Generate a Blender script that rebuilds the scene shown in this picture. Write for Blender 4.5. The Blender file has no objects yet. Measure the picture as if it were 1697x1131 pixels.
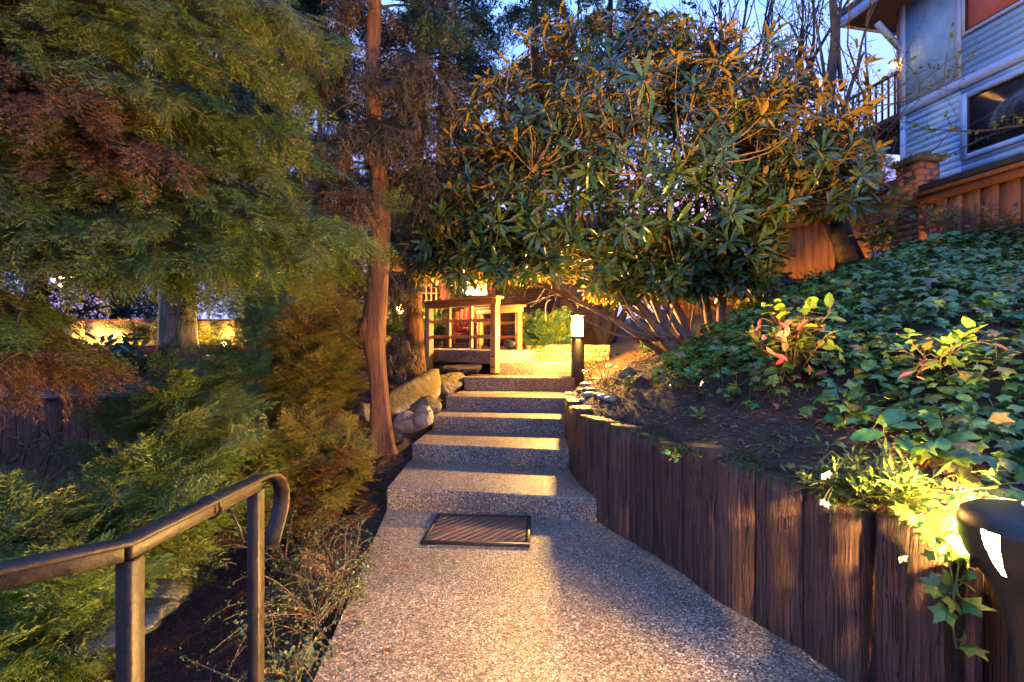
import bpy, bmesh, math, random
import numpy as np
from mathutils import Vector, Matrix, Euler

R = math.radians
random.seed(7)
rng = np.random.default_rng(7)
scene = bpy.context.scene
col = scene.collection

# ------------------------------------------------------------------ camera
cam_d = bpy.data.cameras.new('camera')
cam = bpy.data.objects.new('camera', cam_d)
col.objects.link(cam)
EYE = 1.28
cam.location = (0, 0, EYE)
cam.rotation_euler = (R(90), 0, 0)
cam_d.sensor_width = 36
cam_d.lens = 36 * 760 / 1697
cam_d.clip_start = 0.02
cam_d.clip_end = 900
scene.camera = cam

# ------------------------------------------------------------------ world: dusk sky
world = bpy.data.worlds.new('World')
scene.world = world
world.use_nodes = True
wn, wl = world.node_tree.nodes, world.node_tree.links
wn.clear()
w_out = wn.new('ShaderNodeOutputWorld')
w_bg = wn.new('ShaderNodeBackground')
w_bg.inputs['Strength'].default_value = 0.082
sky = wn.new('ShaderNodeTexSky')
sky.sky_type = 'NISHITA'
sky.sun_disc = False
sky.sun_elevation = R(1.0)
sky.sun_rotation = R(35)
sky.ozone_density = 4.0
tc = wn.new('ShaderNodeTexCoord')
sep = wn.new('ShaderNodeSeparateXYZ')
ramp = wn.new('ShaderNodeValToRGB')
el = ramp.color_ramp.elements
el[0].position, el[0].color = 0.0, (1.55, 1.6, 3.6, 1)
el[1].position, el[1].color = 1.0, (0.75, 1.75, 4.9, 1)
for p_, c_ in ((0.22, (1.5, 1.7, 4.0)), (0.42, (1.2, 1.85, 4.6)), (0.62, (1.0, 2.05, 5.0))):
    e = el.new(p_)
    e.color = (*c_, 1)
mixw = wn.new('ShaderNodeMixRGB')
mixw.blend_type = 'MIX'
mixw.inputs['Fac'].default_value = 0.90
wl.new(tc.outputs['Generated'], sep.inputs[0])
wl.new(sep.outputs['Z'], ramp.inputs['Fac'])
wl.new(sky.outputs['Color'], mixw.inputs['Color1'])
wl.new(ramp.outputs['Color'], mixw.inputs['Color2'])
# thin pink clouds low in the sky, all round
cn = wn.new('ShaderNodeTexNoise'); cn.inputs['Scale'].default_value = 4.2; cn.inputs['Detail'].default_value = 5
wl.new(tc.outputs['Generated'], cn.inputs['Vector'])
cr_ = wn.new('ShaderNodeValToRGB'); cr_.color_ramp.elements[0].position = .52; cr_.color_ramp.elements[1].position = .72
wl.new(cn.outputs['Fac'], cr_.inputs['Fac'])
band = wn.new('ShaderNodeMapRange'); band.inputs['From Min'].default_value = .58; band.inputs['From Max'].default_value = .30
wl.new(sep.outputs['Z'], band.inputs['Value'])
mm = wn.new('ShaderNodeMath'); mm.operation = 'MULTIPLY'
wl.new(cr_.outputs['Color'], mm.inputs[0]); wl.new(band.outputs[0], mm.inputs[1])
mixc = wn.new('ShaderNodeMixRGB'); mixc.inputs['Color2'].default_value = (3.6, 1.6, 2.7, 1)
wl.new(mm.outputs[0], mixc.inputs['Fac']); wl.new(mixw.outputs['Color'], mixc.inputs['Color1'])
wl.new(mixc.outputs['Color'], w_bg.inputs['Color'])
wl.new(w_bg.outputs[0], w_out.inputs['Surface'])

scene.view_settings.view_transform = 'Standard'
scene.view_settings.look = 'None'
scene.view_settings.exposure = 2.75
scene.view_settings.gamma = 1
scene.view_settings.use_curve_mapping = False
scene.render.engine = 'CYCLES'
try:
    scene.cycles.use_denoising = True
    scene.cycles.max_bounces = 7
    scene.cycles.diffuse_bounces = 3
    scene.cycles.glossy_bounces = 3
    scene.cycles.transparent_max_bounces = 8
    scene.cycles.sample_clamp_indirect = 4.0
    scene.cycles.caustics_reflective = False
    scene.cycles.caustics_refractive = False
except Exception:
    pass

WARM = (1.0, 0.54, 0.12)      # colour of the garden lamps' bulbs

# ------------------------------------------------------------------ helpers
F = 760.0
def P(px, py, d):
    return Vector(((px - 848.5) * d / F, d, EYE - (py - 565.5) * d / F))

def G(px, py, z):
    d = F * (EYE - z) / (py - 565.5)
    return Vector(((px - 848.5) * d / F, d, z))

def sn(p, scale=1.0, seed=0, octaves=4):
    """cheap smooth noise in -1..1 for an (n,3) array"""
    p = np.asarray(p, float)
    r = np.random.default_rng(1000 + seed)
    out = np.zeros(len(p)); amp = 1.0; tot = 0
    s = scale
    for _ in range(octaves):
        for _k in range(3):
            k = r.normal(size=3); k /= np.linalg.norm(k)
            out += amp * np.sin(p @ (k * s * 2.2) + r.uniform(0, 6.28))
        tot += amp * 1.7
        amp *= 0.55; s *= 2.05
    return out / tot

class MB:
    def __init__(self):
        self.v, self.t, self.q, self.n = [], [], [], 0
    def add(self, V, Fc):
        V = np.asarray(V, float).reshape(-1, 3)
        self.v.append(V)
        for f in Fc if isinstance(Fc, list) and len(Fc) and isinstance(Fc[0], np.ndarray) else [np.asarray(Fc)]:
            f = np.asarray(f, int)
            (self.t if f.shape[1] == 3 else self.q).append(f + self.n)
        self.n += len(V)
        return self
    def box(self, lo, hi):
        x0, y0, z0 = lo; x1, y1, z1 = hi
        V = [(x0,y0,z0),(x1,y0,z0),(x1,y1,z0),(x0,y1,z0),(x0,y0,z1),(x1,y0,z1),(x1,y1,z1),(x0,y1,z1)]
        return self.add(V, [(0,3,2,1),(4,5,6,7),(0,1,5,4),(1,2,6,5),(2,3,7,6),(3,0,4,7)])
    def bar(self, a, b, w, h, up=(0, 0, 1)):
        """box from a to b, w across and h along up"""
        a, b = Vector(a), Vector(b)
        d = (b - a).normalized(); up = Vector(up)
        s = d.cross(up)
        if s.length < 1e-4: s = d.cross(Vector((0, 1, 0)))
        s.normalize(); u = s.cross(d)
        V = []
        for p in (a, b):
            for i, j in ((-1,-1),(1,-1),(1,1),(-1,1)):
                V.append(p + s * (i * w / 2) + u * (j * h / 2))
        return self.add([tuple(x) for x in V], [(0,1,2,3),(7,6,5,4),(0,4,5,1),(1,5,6,2),(2,6,7,3),(3,7,4,0)])
    def prism(self, poly, z0, z1):
        n = len(poly)
        V = [(x, y, z0) for x, y in poly] + [(x, y, z1) for x, y in poly]
        if n == 4:
            self.add(V, [(0,3,2,1),(4,5,6,7),(0,1,5,4),(1,2,6,5),(2,3,7,6),(3,0,4,7)])
        else:
            self.add(V, np.array([(i, (i+1) % n, n+(i+1) % n, n+i) for i in range(n)]))
            off = self.n - 2 * n
            self.t.append(np.array([(n, n+i, n+i+1) for i in range(1, n-1)]) + off)
            self.t.append(np.array([(0, i+1, i) for i in range(1, n-1)]) + off)
        return self
    def tube(self, pts, radii, sides=6, cap=True):
        pts = np.asarray([tuple(p) for p in pts], float)
        n = len(pts)
        radii = np.full(n, radii) if np.isscalar(radii) else np.asarray(radii, float)
        T = np.gradient(pts, axis=0); T /= np.linalg.norm(T, axis=1)[:, None] + 1e-9
        ref = np.array([0, 0, 1.]) if abs(T[0, 2]) < .9 else np.array([1., 0, 0])
        A = np.cross(T, ref); A /= np.linalg.norm(A, axis=1)[:, None] + 1e-9
        B = np.cross(T, A)
        th = np.arange(sides) * 2 * math.pi / sides
        V = pts[:, None] + radii[:, None, None] * (np.cos(th)[None, :, None] * A[:, None] + np.sin(th)[None, :, None] * B[:, None])
        i = np.arange(n - 1)[:, None] * sides; j = np.arange(sides)[None]; k = (j + 1) % sides
        q = np.stack([i + j, i + k, i + sides + k, i + sides + j], -1).reshape(-1, 4)
        self.add(V.reshape(-1, 3), q[:, ::-1])
        if cap:
            off = self.n - n * sides
            e = off + (n - 1) * sides
            self.t.append(np.array([(e, e + a + 1, e + a) for a in range(1, sides - 1)]))
            self.t.append(np.array([(off, off + a, off + a + 1) for a in range(1, sides - 1)]))
        return self
    def lathe(self, prof, c=(0, 0), sides=24, skip=None):
        """prof: (r,z) list; skip(i, theta) -> True leaves the face out"""
        V, q = [], []
        for r, z in prof:
            for k in range(sides):
                t = 2 * math.pi * k / sides
                V.append((c[0] + r * math.cos(t), c[1] + r * math.sin(t), z))
        for i in range(len(prof) - 1):
            for k in range(sides):
                if skip and skip(i, 2 * math.pi * (k + .5) / sides): continue
                k2 = (k + 1) % sides
                q.append((i*sides+k, i*sides+k2, (i+1)*sides+k2, (i+1)*sides+k))
        return self.add(V, q)
    def inst(self, tpl, M3, pos):
        """tpl (V, F); M3 (n,3,3) columns = images of x,y,z ; pos (n,3)"""
        V, Fc = tpl
        M3 = np.asarray(M3); pos = np.asarray(pos)
        if len(pos) == 0: return self
        W = np.einsum('nij,vj->nvi', M3, V) + pos[:, None]
        nv = len(V)
        off = (np.arange(len(pos)) * nv)[:, None, None]
        f = (Fc[None] + off).reshape(-1, Fc.shape[1])
        return self.add(W.reshape(-1, 3), f)
    def mesh(self, name, org=(0, 0, 0), smooth=False):
        V = (np.concatenate(self.v) - np.array(org)) if self.v else np.zeros((0, 3))
        T = np.concatenate(self.t) if self.t else np.zeros((0, 3), int)
        Q = np.concatenate(self.q) if self.q else np.zeros((0, 4), int)
        me = bpy.data.meshes.new(name)
        me.vertices.add(len(V)); me.vertices.foreach_set('co', V.astype(np.float32).ravel())
        nl = T.size + Q.size
        me.loops.add(nl)
        me.loops.foreach_set('vertex_index', np.concatenate([T.ravel(), Q.ravel()]).astype(np.int32))
        me.polygons.add(len(T) + len(Q))
        st = np.concatenate([np.arange(len(T)) * 3, T.size + np.arange(len(Q)) * 4]).astype(np.int32)
        me.polygons.foreach_set('loop_start', st)
        me.polygons.foreach_set('loop_total', np.concatenate([np.full(len(T), 3), np.full(len(Q), 4)]).astype(np.int32))
        if smooth: me.polygons.foreach_set('use_smooth', np.ones(len(T) + len(Q), bool))
        me.update(calc_edges=True)
        return me

def bevel_mesh(me, w, seg=1):
    bm = bmesh.new(); bm.from_mesh(me)
    bmesh.ops.bevel(bm, geom=bm.edges[:], offset=w, segments=seg, affect='EDGES', profile=.7)
    bm.to_mesh(me); bm.free()

ORG = {}
def world_org(o):
    return Vector(ORG.get(o.name, (0, 0, 0))) if o else Vector((0, 0, 0))

def put(name, mb, mat, parent=None, smooth=False, bevel=0, seg=1, org=None, label=None):
    o_ = world_org(parent) if parent else Vector(org if org is not None else (0, 0, 0))
    me = mb.mesh(name, tuple(o_), smooth)
    if bevel: bevel_mesh(me, bevel, seg)
    me.materials.append(mat)
    o = bpy.data.objects.new(name, me)
    col.objects.link(o)
    if parent: o.parent = parent
    else: o.location = o_
    ORG[o.name] = tuple(o_)
    if label: o['label'] = label
    return o

def inst_obj(name, me, parent, loc, rot=None, scale=None):
    o = bpy.data.objects.new(name, me)
    col.objects.link(o)
    o.parent = parent
    o.location = Vector(loc) - world_org(parent)
    if rot is not None: o.rotation_euler = rot
    if scale is not None: o.scale = scale if hasattr(scale, '__len__') else (scale,) * 3
    return o

def thing(name, label, cat, loc=(0, 0, 0), group=None):
    o = bpy.data.objects.new(name, None)
    o.empty_display_size = .1
    col.objects.link(o)
    o.location = loc
    ORG[o.name] = tuple(loc)
    o['label'] = label; o['category'] = cat
    if group: o['group'] = group
    return o

def tag(o, label, cat, group=None):
    o['label'] = label; o['category'] = cat
    if group: o['group'] = group
    return o

def kind(o, k='structure', label=None):
    o['kind'] = k
    if label: o['label'] = label
    return o

# ------------------------------------------------------------------ materials
def nt(name):
    m = bpy.data.materials.new(name)
    m.use_nodes = True
    n, l = m.node_tree.nodes, m.node_tree.links
    n.clear()
    out = n.new('ShaderNodeOutputMaterial')
    return m, n, l, out

def coords(n, l, stretch=(1, 1, 1), rnd=True):
    t = n.new('ShaderNodeTexCoord')
    mp = n.new('ShaderNodeMapping')
    mp.inputs['Scale'].default_value = stretch
    l.new(t.outputs['Object'], mp.inputs['Vector'])
    if rnd:
        oi = n.new('ShaderNodeObjectInfo')
        mul = n.new('ShaderNodeMath'); mul.operation = 'MULTIPLY'; mul.inputs[1].default_value = 37.0
        l.new(oi.outputs['Random'], mul.inputs[0])
        cb = n.new('ShaderNodeCombineXYZ')
        for k in range(3): l.new(mul.outputs[0], cb.inputs[k])
        l.new(cb.outputs[0], mp.inputs['Location'])
    return mp.outputs['Vector']

def mat(name, cols, scale=6, rough=.7, bump=.3, bscale=40, stretch=(1, 1, 1), spec=.4, rvar=.12,
        moss=None, moss_amt=.45, objvar=.25, bdist=.01, metallic=0, crack=False):
    """noise-mixed colours (2 or 3), bump relief, optional moss patches on upward faces"""
    m, n, l, out = nt(name)
    b = n.new('ShaderNodeBsdfPrincipled')
    b.inputs['Metallic'].default_value = metallic
    b.inputs['Specular IOR Level'].default_value = spec
    v = coords(n, l, stretch)
    nz = n.new('ShaderNodeTexNoise'); nz.inputs['Scale'].default_value = scale
    nz.inputs['Detail'].default_value = 8; nz.inputs['Roughness'].default_value = .65
    l.new(v, nz.inputs['Vector'])
    cr = n.new('ShaderNodeValToRGB'); e = cr.color_ramp.elements
    e[0].position, e[0].color = .3, (*cols[0], 1)
    e[1].position, e[1].color = .7, (*cols[-1], 1)
    if len(cols) == 3:
        x = e.new(.5); x.color = (*cols[1], 1)
    l.new(nz.outputs['Fac'], cr.inputs['Fac'])
    c = cr.outputs['Color']
    if objvar:
        oi = n.new('ShaderNodeObjectInfo')
        mr = n.new('ShaderNodeMapRange')
        mr.inputs['To Min'].default_value = 1 - objvar; mr.inputs['To Max'].default_value = 1 + objvar
        l.new(oi.outputs['Random'], mr.inputs['Value'])
        hs = n.new('ShaderNodeHueSaturation')
        l.new(mr.outputs[0], hs.inputs['Value']); l.new(c, hs.inputs['Color'])
        c = hs.outputs['Color']
    if moss:
        g = n.new('ShaderNodeNewGeometry'); sp = n.new('ShaderNodeSeparateXYZ')
        l.new(g.outputs['Normal'], sp.inputs[0])
        n2 = n.new('ShaderNodeTexNoise'); n2.inputs['Scale'].default_value = scale * .6; n2.inputs['Detail'].default_value = 6
        l.new(v, n2.inputs['Vector'])
        ad = n.new('ShaderNodeMath'); ad.operation = 'MULTIPLY_ADD'
        ad.inputs[1].default_value = .35
        l.new(sp.outputs['Z'], ad.inputs[0]); l.new(n2.outputs['Fac'], ad.inputs[2])
        r2 = n.new('ShaderNodeValToRGB')
        r2.color_ramp.elements[0].position = 1 - moss_amt - .07
        r2.color_ramp.elements[1].position = 1 - moss_amt + .07
        l.new(ad.outputs[0], r2.inputs['Fac'])
        mx = n.new('ShaderNodeMixRGB'); mx.inputs['Color2'].default_value = (*moss, 1)
        l.new(r2.outputs['Color'], mx.inputs['Fac']); l.new(c, mx.inputs['Color1'])
        c = mx.outputs['Color']
    crk = None
    if crack:
        vc = n.new('ShaderNodeMapping'); vc.inputs['Scale'].default_value = (3.5, 3.5, .5)
        l.new(v, vc.inputs['Vector'])
        nc = n.new('ShaderNodeTexNoise'); nc.inputs['Scale'].default_value = 3.2; nc.inputs['Detail'].default_value = 3
        l.new(vc.outputs[0], nc.inputs['Vector'])
        sb = n.new('ShaderNodeMath'); sb.operation = 'SUBTRACT'; sb.inputs[1].default_value = .5
        l.new(nc.outputs['Fac'], sb.inputs[0])
        ab = n.new('ShaderNodeMath'); ab.operation = 'ABSOLUTE'; l.new(sb.outputs[0], ab.inputs[0])
        rc = n.new('ShaderNodeMapRange'); rc.inputs['From Min'].default_value = .004; rc.inputs['From Max'].default_value = .017
        l.new(ab.outputs[0], rc.inputs['Value'])
        mc_ = n.new('ShaderNodeMixRGB'); mc_.inputs['Color1'].default_value = (.012, .007, .005, 1)
        l.new(rc.outputs[0], mc_.inputs['Fac']); l.new(c, mc_.inputs['Color2'])
        c = mc_.outputs['Color']; crk = rc.outputs[0]
    l.new(c, b.inputs['Base Color'])
    nb = n.new('ShaderNodeTexNoise'); nb.inputs['Scale'].default_value = bscale
    nb.inputs['Detail'].default_value = 6; nb.inputs['Roughness'].default_value = .6
    l.new(v, nb.inputs['Vector'])
    mr2 = n.new('ShaderNodeMapRange')
    mr2.inputs['To Min'].default_value = max(.04, rough - rvar); mr2.inputs['To Max'].default_value = min(1, rough + rvar)
    l.new(nz.outputs['Fac'], mr2.inputs['Value']); l.new(mr2.outputs[0], b.inputs['Roughness'])
    if bump:
        bp = n.new('ShaderNodeBump'); bp.inputs['Strength'].default_value = bump; bp.inputs['Distance'].default_value = bdist
        hgt = nb.outputs['Fac']
        if crk:
            mh = n.new('ShaderNodeMath'); mh.operation = 'MULTIPLY_ADD'; mh.inputs[1].default_value = .8
            l.new(crk, mh.inputs[0]); l.new(hgt, mh.inputs[2]); hgt = mh.outputs[0]
        l.new(hgt, bp.inputs['Height']); l.new(bp.outputs[0], b.inputs['Normal'])
    l.new(b.outputs[0], out.inputs['Surface'])
    return m

def leaf_mat(name, cols, under=None, rough=.4, trans=.25, spec=.5, hue=.0, var=.4):
    """leaf colours picked at random leaf by leaf"""
    m, n, l, out = nt(name)
    g = n.new('ShaderNodeNewGeometry'); oi = n.new('ShaderNodeObjectInfo')
    ad = n.new('ShaderNodeMath'); ad.operation = 'ADD'
    l.new(g.outputs['Random Per Island'], ad.inputs[0]); l.new(oi.outputs['Random'], ad.inputs[1])
    fr = n.new('ShaderNodeMath'); fr.operation = 'FRACT'; l.new(ad.outputs[0], fr.inputs[0])
    cr = n.new('ShaderNodeValToRGB'); cr.color_ramp.interpolation = 'LINEAR'
    e = cr.color_ramp.elements
    e[0].color = (*cols[0], 1); e[1].color = (*cols[-1], 1)
    for i, c in enumerate(cols[1:-1]):
        x = e.new((i + 1) / (len(cols) - 1)); x.color = (*c, 1)
    l.new(fr.outputs[0], cr.inputs['Fac'])
    c = cr.outputs['Color']
    t = n.new('ShaderNodeTexCoord'); nz = n.new('ShaderNodeTexNoise'); nz.inputs['Scale'].default_value = 30
    l.new(t.outputs['Object'], nz.inputs['Vector'])
    mr = n.new('ShaderNodeMapRange'); mr.inputs['From Min'].default_value = .3; mr.inputs['From Max'].default_value = .7
    mr.inputs['To Min'].default_value = 1 - var; mr.inputs['To Max'].default_value = 1 + var
    l.new(nz.outputs['Fac'], mr.inputs['Value'])
    hs = n.new('ShaderNodeHueSaturation'); l.new(mr.outputs[0], hs.inputs['Value']); l.new(c, hs.inputs['Color'])
    c = hs.outputs['Color']
    if under:
        mx = n.new('ShaderNodeMixRGB'); mx.inputs['Color2'].default_value = (*under, 1)
        l.new(g.outputs['Backfacing'], mx.inputs['Fac']); l.new(c, mx.inputs['Color1'])
        c = mx.outputs['Color']
    b = n.new('ShaderNodeBsdfPrincipled')
    b.inputs['Roughness'].default_value = rough; b.inputs['Specular IOR Level'].default_value = spec
    l.new(c, b.inputs['Base Color'])
    if trans:
        tr = n.new('ShaderNodeBsdfTranslucent'); l.new(c, tr.inputs['Color'])
        ms = n.new('ShaderNodeMixShader'); ms.inputs['Fac'].default_value = trans
        l.new(b.outputs[0], ms.inputs[1]); l.new(tr.outputs[0], ms.inputs[2])
        l.new(ms.outputs[0], out.inputs['Surface'])
    else:
        l.new(b.outputs[0], out.inputs['Surface'])
    return m

def emit_mat(name, c, s, transp=0.0):
    m, n, l, out = nt(name)
    e = n.new('ShaderNodeEmission'); e.inputs['Color'].default_value = (*c, 1); e.inputs['Strength'].default_value = s
    if transp:
        t = n.new('ShaderNodeBsdfTransparent'); ms = n.new('ShaderNodeMixShader'); ms.inputs['Fac'].default_value = transp
        l.new(e.outputs[0], ms.inputs[1]); l.new(t.outputs[0], ms.inputs[2]); l.new(ms.outputs[0], out.inputs['Surface'])
    else:
        l.new(e.outputs[0], out.inputs['Surface'])
    return m

def glow(name, c, s, transp=0.0):
    """visible glow of a lamp part; the lamp's own light object does the lighting"""
    m = emit_mat(name, c, s, transp)
    try: m.cycles.emission_sampling = 'NONE'
    except Exception: pass
    return m

def lamp_light(parent, loc, watts, radius, c, name='light', kind_='POINT', size=None, direction=None):
    ld = bpy.data.lights.new(name, kind_)
    ld.energy = watts; ld.color = c
    if kind_ == 'AREA':
        ld.shape = 'RECTANGLE' if len(size) == 2 else 'DISK'
        ld.size = size[0]
        if len(size) == 2: ld.size_y = size[1]
    else: ld.shadow_soft_size = radius
    o = bpy.data.objects.new(name, ld); col.objects.link(o); o.parent = parent
    o.location = Vector(loc) - world_org(parent)
    if direction: o.rotation_euler = Vector(direction).to_track_quat('-Z', 'Y').to_euler()
    return o

def aggregate_mat():
    m, n, l, out = nt('exposed_aggregate')
    b = n.new('ShaderNodeBsdfPrincipled'); b.inputs['Specular IOR Level'].default_value = .5
    v = coords(n, l, rnd=False)
    dn = n.new('ShaderNodeTexNoise'); dn.inputs['Scale'].default_value = 60
    l.new(v, dn.inputs['Vector'])
    mv = n.new('ShaderNodeMixRGB'); mv.inputs['Fac'].default_value = .012
    l.new(v, mv.inputs['Color1']); l.new(dn.outputs['Color'], mv.inputs['Color2'])
    vo = n.new('ShaderNodeTexVoronoi'); vo.inputs['Scale'].default_value = 122
    l.new(mv.outputs['Color'], vo.inputs['Vector'])
    sp = n.new('ShaderNodeSeparateColor'); l.new(vo.outputs['Color'], sp.inputs[0])
    cr = n.new('ShaderNodeValToRGB'); e = cr.color_ramp.elements
    e[0].position, e[0].color = 0, (.075, .055, .042, 1)
    e[1].position, e[1].color = 1, (.74, .62, .50, 1)
    for p, c in ((.25, (.16, .125, .10)), (.5, (.25, .19, .145)), (.75, (.33, .27, .21)), (.93, (.42, .36, .29))):
        x = e.new(p); x.color = (*c, 1)
    l.new(sp.outputs[0], cr.inputs['Fac'])
    # dark cement between the pebbles
    r2 = n.new('ShaderNodeValToRGB')
    r2.color_ramp.elements[0].position = .45; r2.color_ramp.elements[0].color = (1, 1, 1, 1)
    r2.color_ramp.elements[1].position = .75; r2.color_ramp.elements[1].color = (.35, .33, .32, 1)
    l.new(vo.outputs['Distance'], r2.inputs['Fac'])
    mu = n.new('ShaderNodeMixRGB'); mu.blend_type = 'MULTIPLY'; mu.inputs['Fac'].default_value = 1
    l.new(cr.outputs['Color'], mu.inputs['Color1']); l.new(r2.outputs['Color'], mu.inputs['Color2'])
    # wear and damp stains
    n2 = n.new('ShaderNodeTexNoise'); n2.inputs['Scale'].default_value = 1.7; n2.inputs['Detail'].default_value = 7
    l.new(v, n2.inputs['Vector'])
    mr = n.new('ShaderNodeMapRange'); mr.inputs['From Min'].default_value = .3; mr.inputs['From Max'].default_value = .7
    mr.inputs['To Min'].default_value = .68; mr.inputs['To Max'].default_value = 1.15
    l.new(n2.outputs['Fac'], mr.inputs['Value'])
    hs = n.new('ShaderNodeHueSaturation'); l.new(mr.outputs[0], hs.inputs['Value']); l.new(mu.outputs['Color'], hs.inputs['Color'])
    l.new(hs.outputs['Color'], b.inputs['Base Color'])
    rr = n.new('ShaderNodeMapRange'); rr.inputs['To Min'].default_value = .32; rr.inputs['To Max'].default_value = .75
    l.new(sp.outputs[1], rr.inputs['Value']); l.new(rr.outputs[0], b.inputs['Roughness'])
    bp = n.new('ShaderNodeBump'); bp.inputs['Strength'].default_value = .75; bp.inputs['Distance'].default_value = .004; bp.invert = True
    l.new(vo.outputs['Distance'], bp.inputs['Height']); l.new(bp.outputs[0], b.inputs['Normal'])
    l.new(b.outputs[0], out.inputs['Surface'])
    return m

def brick_mat(name, c1, c2, mortar, sx=.2):
    m, n, l, out = nt(name)
    b = n.new('ShaderNodeBsdfPrincipled'); b.inputs['Roughness'].default_value = .8
    t = n.new('ShaderNodeTexCoord'); sp = n.new('ShaderNodeSeparateXYZ'); cb = n.new('ShaderNodeCombineXYZ')
    l.new(t.outputs['Object'], sp.inputs[0])
    ad = n.new('ShaderNodeMath'); ad.operation = 'ADD'
    l.new(sp.outputs['X'], ad.inputs[0]); l.new(sp.outputs['Y'], ad.inputs[1])
    l.new(ad.outputs[0], cb.inputs[0]); l.new(sp.outputs['Z'], cb.inputs[1])
    br = n.new('ShaderNodeTexBrick')
    br.inputs['Color1'].default_value = (*c1, 1); br.inputs['Color2'].default_value = (*c2, 1); br.inputs['Mortar'].default_value = (*mortar, 1)
    br.inputs['Scale'].default_value = 1; br.inputs['Brick Width'].default_value = .21; br.inputs['Row Height'].default_value = .075
    br.inputs['Mortar Size'].default_value = .006
    l.new(cb.outputs[0], br.inputs['Vector']); l.new(br.outputs['Color'], b.inputs['Base Color'])
    bp = n.new('ShaderNodeBump'); bp.invert = True; bp.inputs['Distance'].default_value = .01
    l.new(br.outputs['Fac'], bp.inputs['Height']); l.new(bp.outputs[0], b.inputs['Normal'])
    l.new(b.outputs[0], out.inputs['Surface'])
    return m

M = {}
M['agg'] = aggregate_mat()
M['soil'] = mat('dark_soil', [(.026, .014, .009), (.062, .032, .019), (.10, .052, .03)], scale=9, rough=.9, bump=.9, bscale=55, bdist=.03, objvar=0, rvar=.05)
M['chip'] = leaf_mat('bark_chip', [(.06, .032, .02), (.15, .075, .042), (.09, .045, .027), (.24, .14, .085)], trans=0, rough=.85)
M['needle'] = leaf_mat('fallen_needle', [(.13, .045, .018), (.24, .085, .032), (.08, .03, .014), (.32, .16, .07)], trans=0, rough=.85)
M['timber'] = mat('stained_timber', [(.042, .020, .013), (.118, .055, .034), (.205, .106, .064)], scale=7, rough=.62, bump=1.0, bscale=22, stretch=(6, 6, .35), bdist=.016,
                  moss=(.05, .06, .012), moss_amt=.26, objvar=.25, crack=True)
M['cedarwood'] = mat('cedar_lumber', [(.36, .185, .075), (.54, .30, .13)], scale=5, rough=.55, bump=.25, bscale=30, stretch=(6, 6, .6), objvar=.12)
M['redboard'] = mat('red_stained_board', [(.12, .035, .02), (.22, .07, .04)], scale=4, rough=.6, bump=.3, bscale=30, stretch=(1, 5, 5))
M['fenceboard'] = mat('brown_fence_board', [(.10, .036, .016), (.24, .085, .034), (.15, .06, .026)], scale=4, rough=.75, bump=.5, bscale=30, stretch=(5, 5, .5), objvar=.18,
                      moss=(.07, .065, .02), moss_amt=.2)
M['darkwood'] = mat('dark_wood', [(.035, .02, .014), (.075, .04, .025)], scale=5, rough=.7, bump=.4, bscale=30, stretch=(5, 5, .6))
M['metal'] = mat('black_painted_metal', [(.007, .006, .005), (.034, .023, .015)], scale=26, rough=.52, bump=.25, bscale=90, spec=.3, rvar=.14, objvar=0)
M['bronze'] = mat('dark_bronze', [(.018, .015, .012), (.03, .024, .018)], scale=20, rough=.45, bump=.06, bscale=150, spec=.5, objvar=0)
M['rubber'] = mat('black_rubber', [(.006, .006, .007), (.014, .013, .013)], scale=60, rough=.45, bump=.3, bscale=300, bdist=.002, objvar=0)
M['coir'] = mat('brown_mat_strip', [(.13, .07, .045), (.24, .14, .09)], scale=260, rough=.95, bump=1, bscale=420, bdist=.004, objvar=.1)
M['rock'] = mat('mossy_rock', [(.09, .08, .07), (.22, .185, .15), (.34, .29, .24)], scale=6, rough=.75, bump=1, bscale=14, bdist=.05, moss=(.12, .09, .03), moss_amt=.36, objvar=.2)
M['pale_rock'] = mat('pale_rock', [(.17, .145, .12), (.32, .27, .22)], scale=7, rough=.7, bump=.7, bscale=22, bdist=.02, objvar=.2)
M['slate'] = mat('wet_dark_rock', [(.006, .008, .012), (.02, .024, .032)], scale=5, rough=.22, bump=.7, bscale=14, bdist=.03, objvar=.2)
M['cobble'] = mat('river_stone', [(.13, .11, .09), (.27, .24, .20)], scale=14, rough=.55, bump=.2, bscale=50, objvar=.45)
M['bark_red'] = mat('red_fibrous_bark', [(.05, .022, .014), (.19, .078, .038), (.29, .135, .07)], scale=7, rough=.85, bump=1, bscale=17, stretch=(3.5, 3.5, .32), bdist=.035, moss=(.07, .07, .02), moss_amt=.2, objvar=.1)
M['bark_grey'] = mat('grey_furrowed_bark', [(.045, .04, .034), (.13, .115, .095), (.2, .18, .15)], scale=7, rough=.85, bump=1, bscale=16, stretch=(3, 3, .5), bdist=.03, moss=(.055, .065, .025), moss_amt=.42, objvar=.1)
M['bark_dark'] = mat('dark_bark', [(.03, .022, .016), (.085, .06, .042)], scale=10, rough=.85, bump=.8, bscale=30, stretch=(2, 2, .7), bdist=.015, objvar=.1)
M['rhodo_bark'] = mat('peeling_tan_bark', [(.10, .06, .035), (.24, .15, .085)], scale=12, rough=.75, bump=.5, bscale=30, stretch=(2, 2, .7), objvar=.1)
M['twig'] = mat('brown_twig', [(.07, .04, .022), (.16, .095, .05)], scale=12, rough=.7, bump=0, objvar=.1)
M['greentwig'] = mat('green_stem', [(.10, .12, .03), (.17, .18, .06)], scale=12, rough=.6, bump=0, objvar=.1)
M['rhodo'] = leaf_mat('rhododendron_leaf', [(.014, .042, .018), (.03, .075, .02), (.06, .10, .02), (.018, .055, .026), (.12, .13, .02)], under=(.25, .155, .03), rough=.23, trans=.18, spec=.45)
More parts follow.
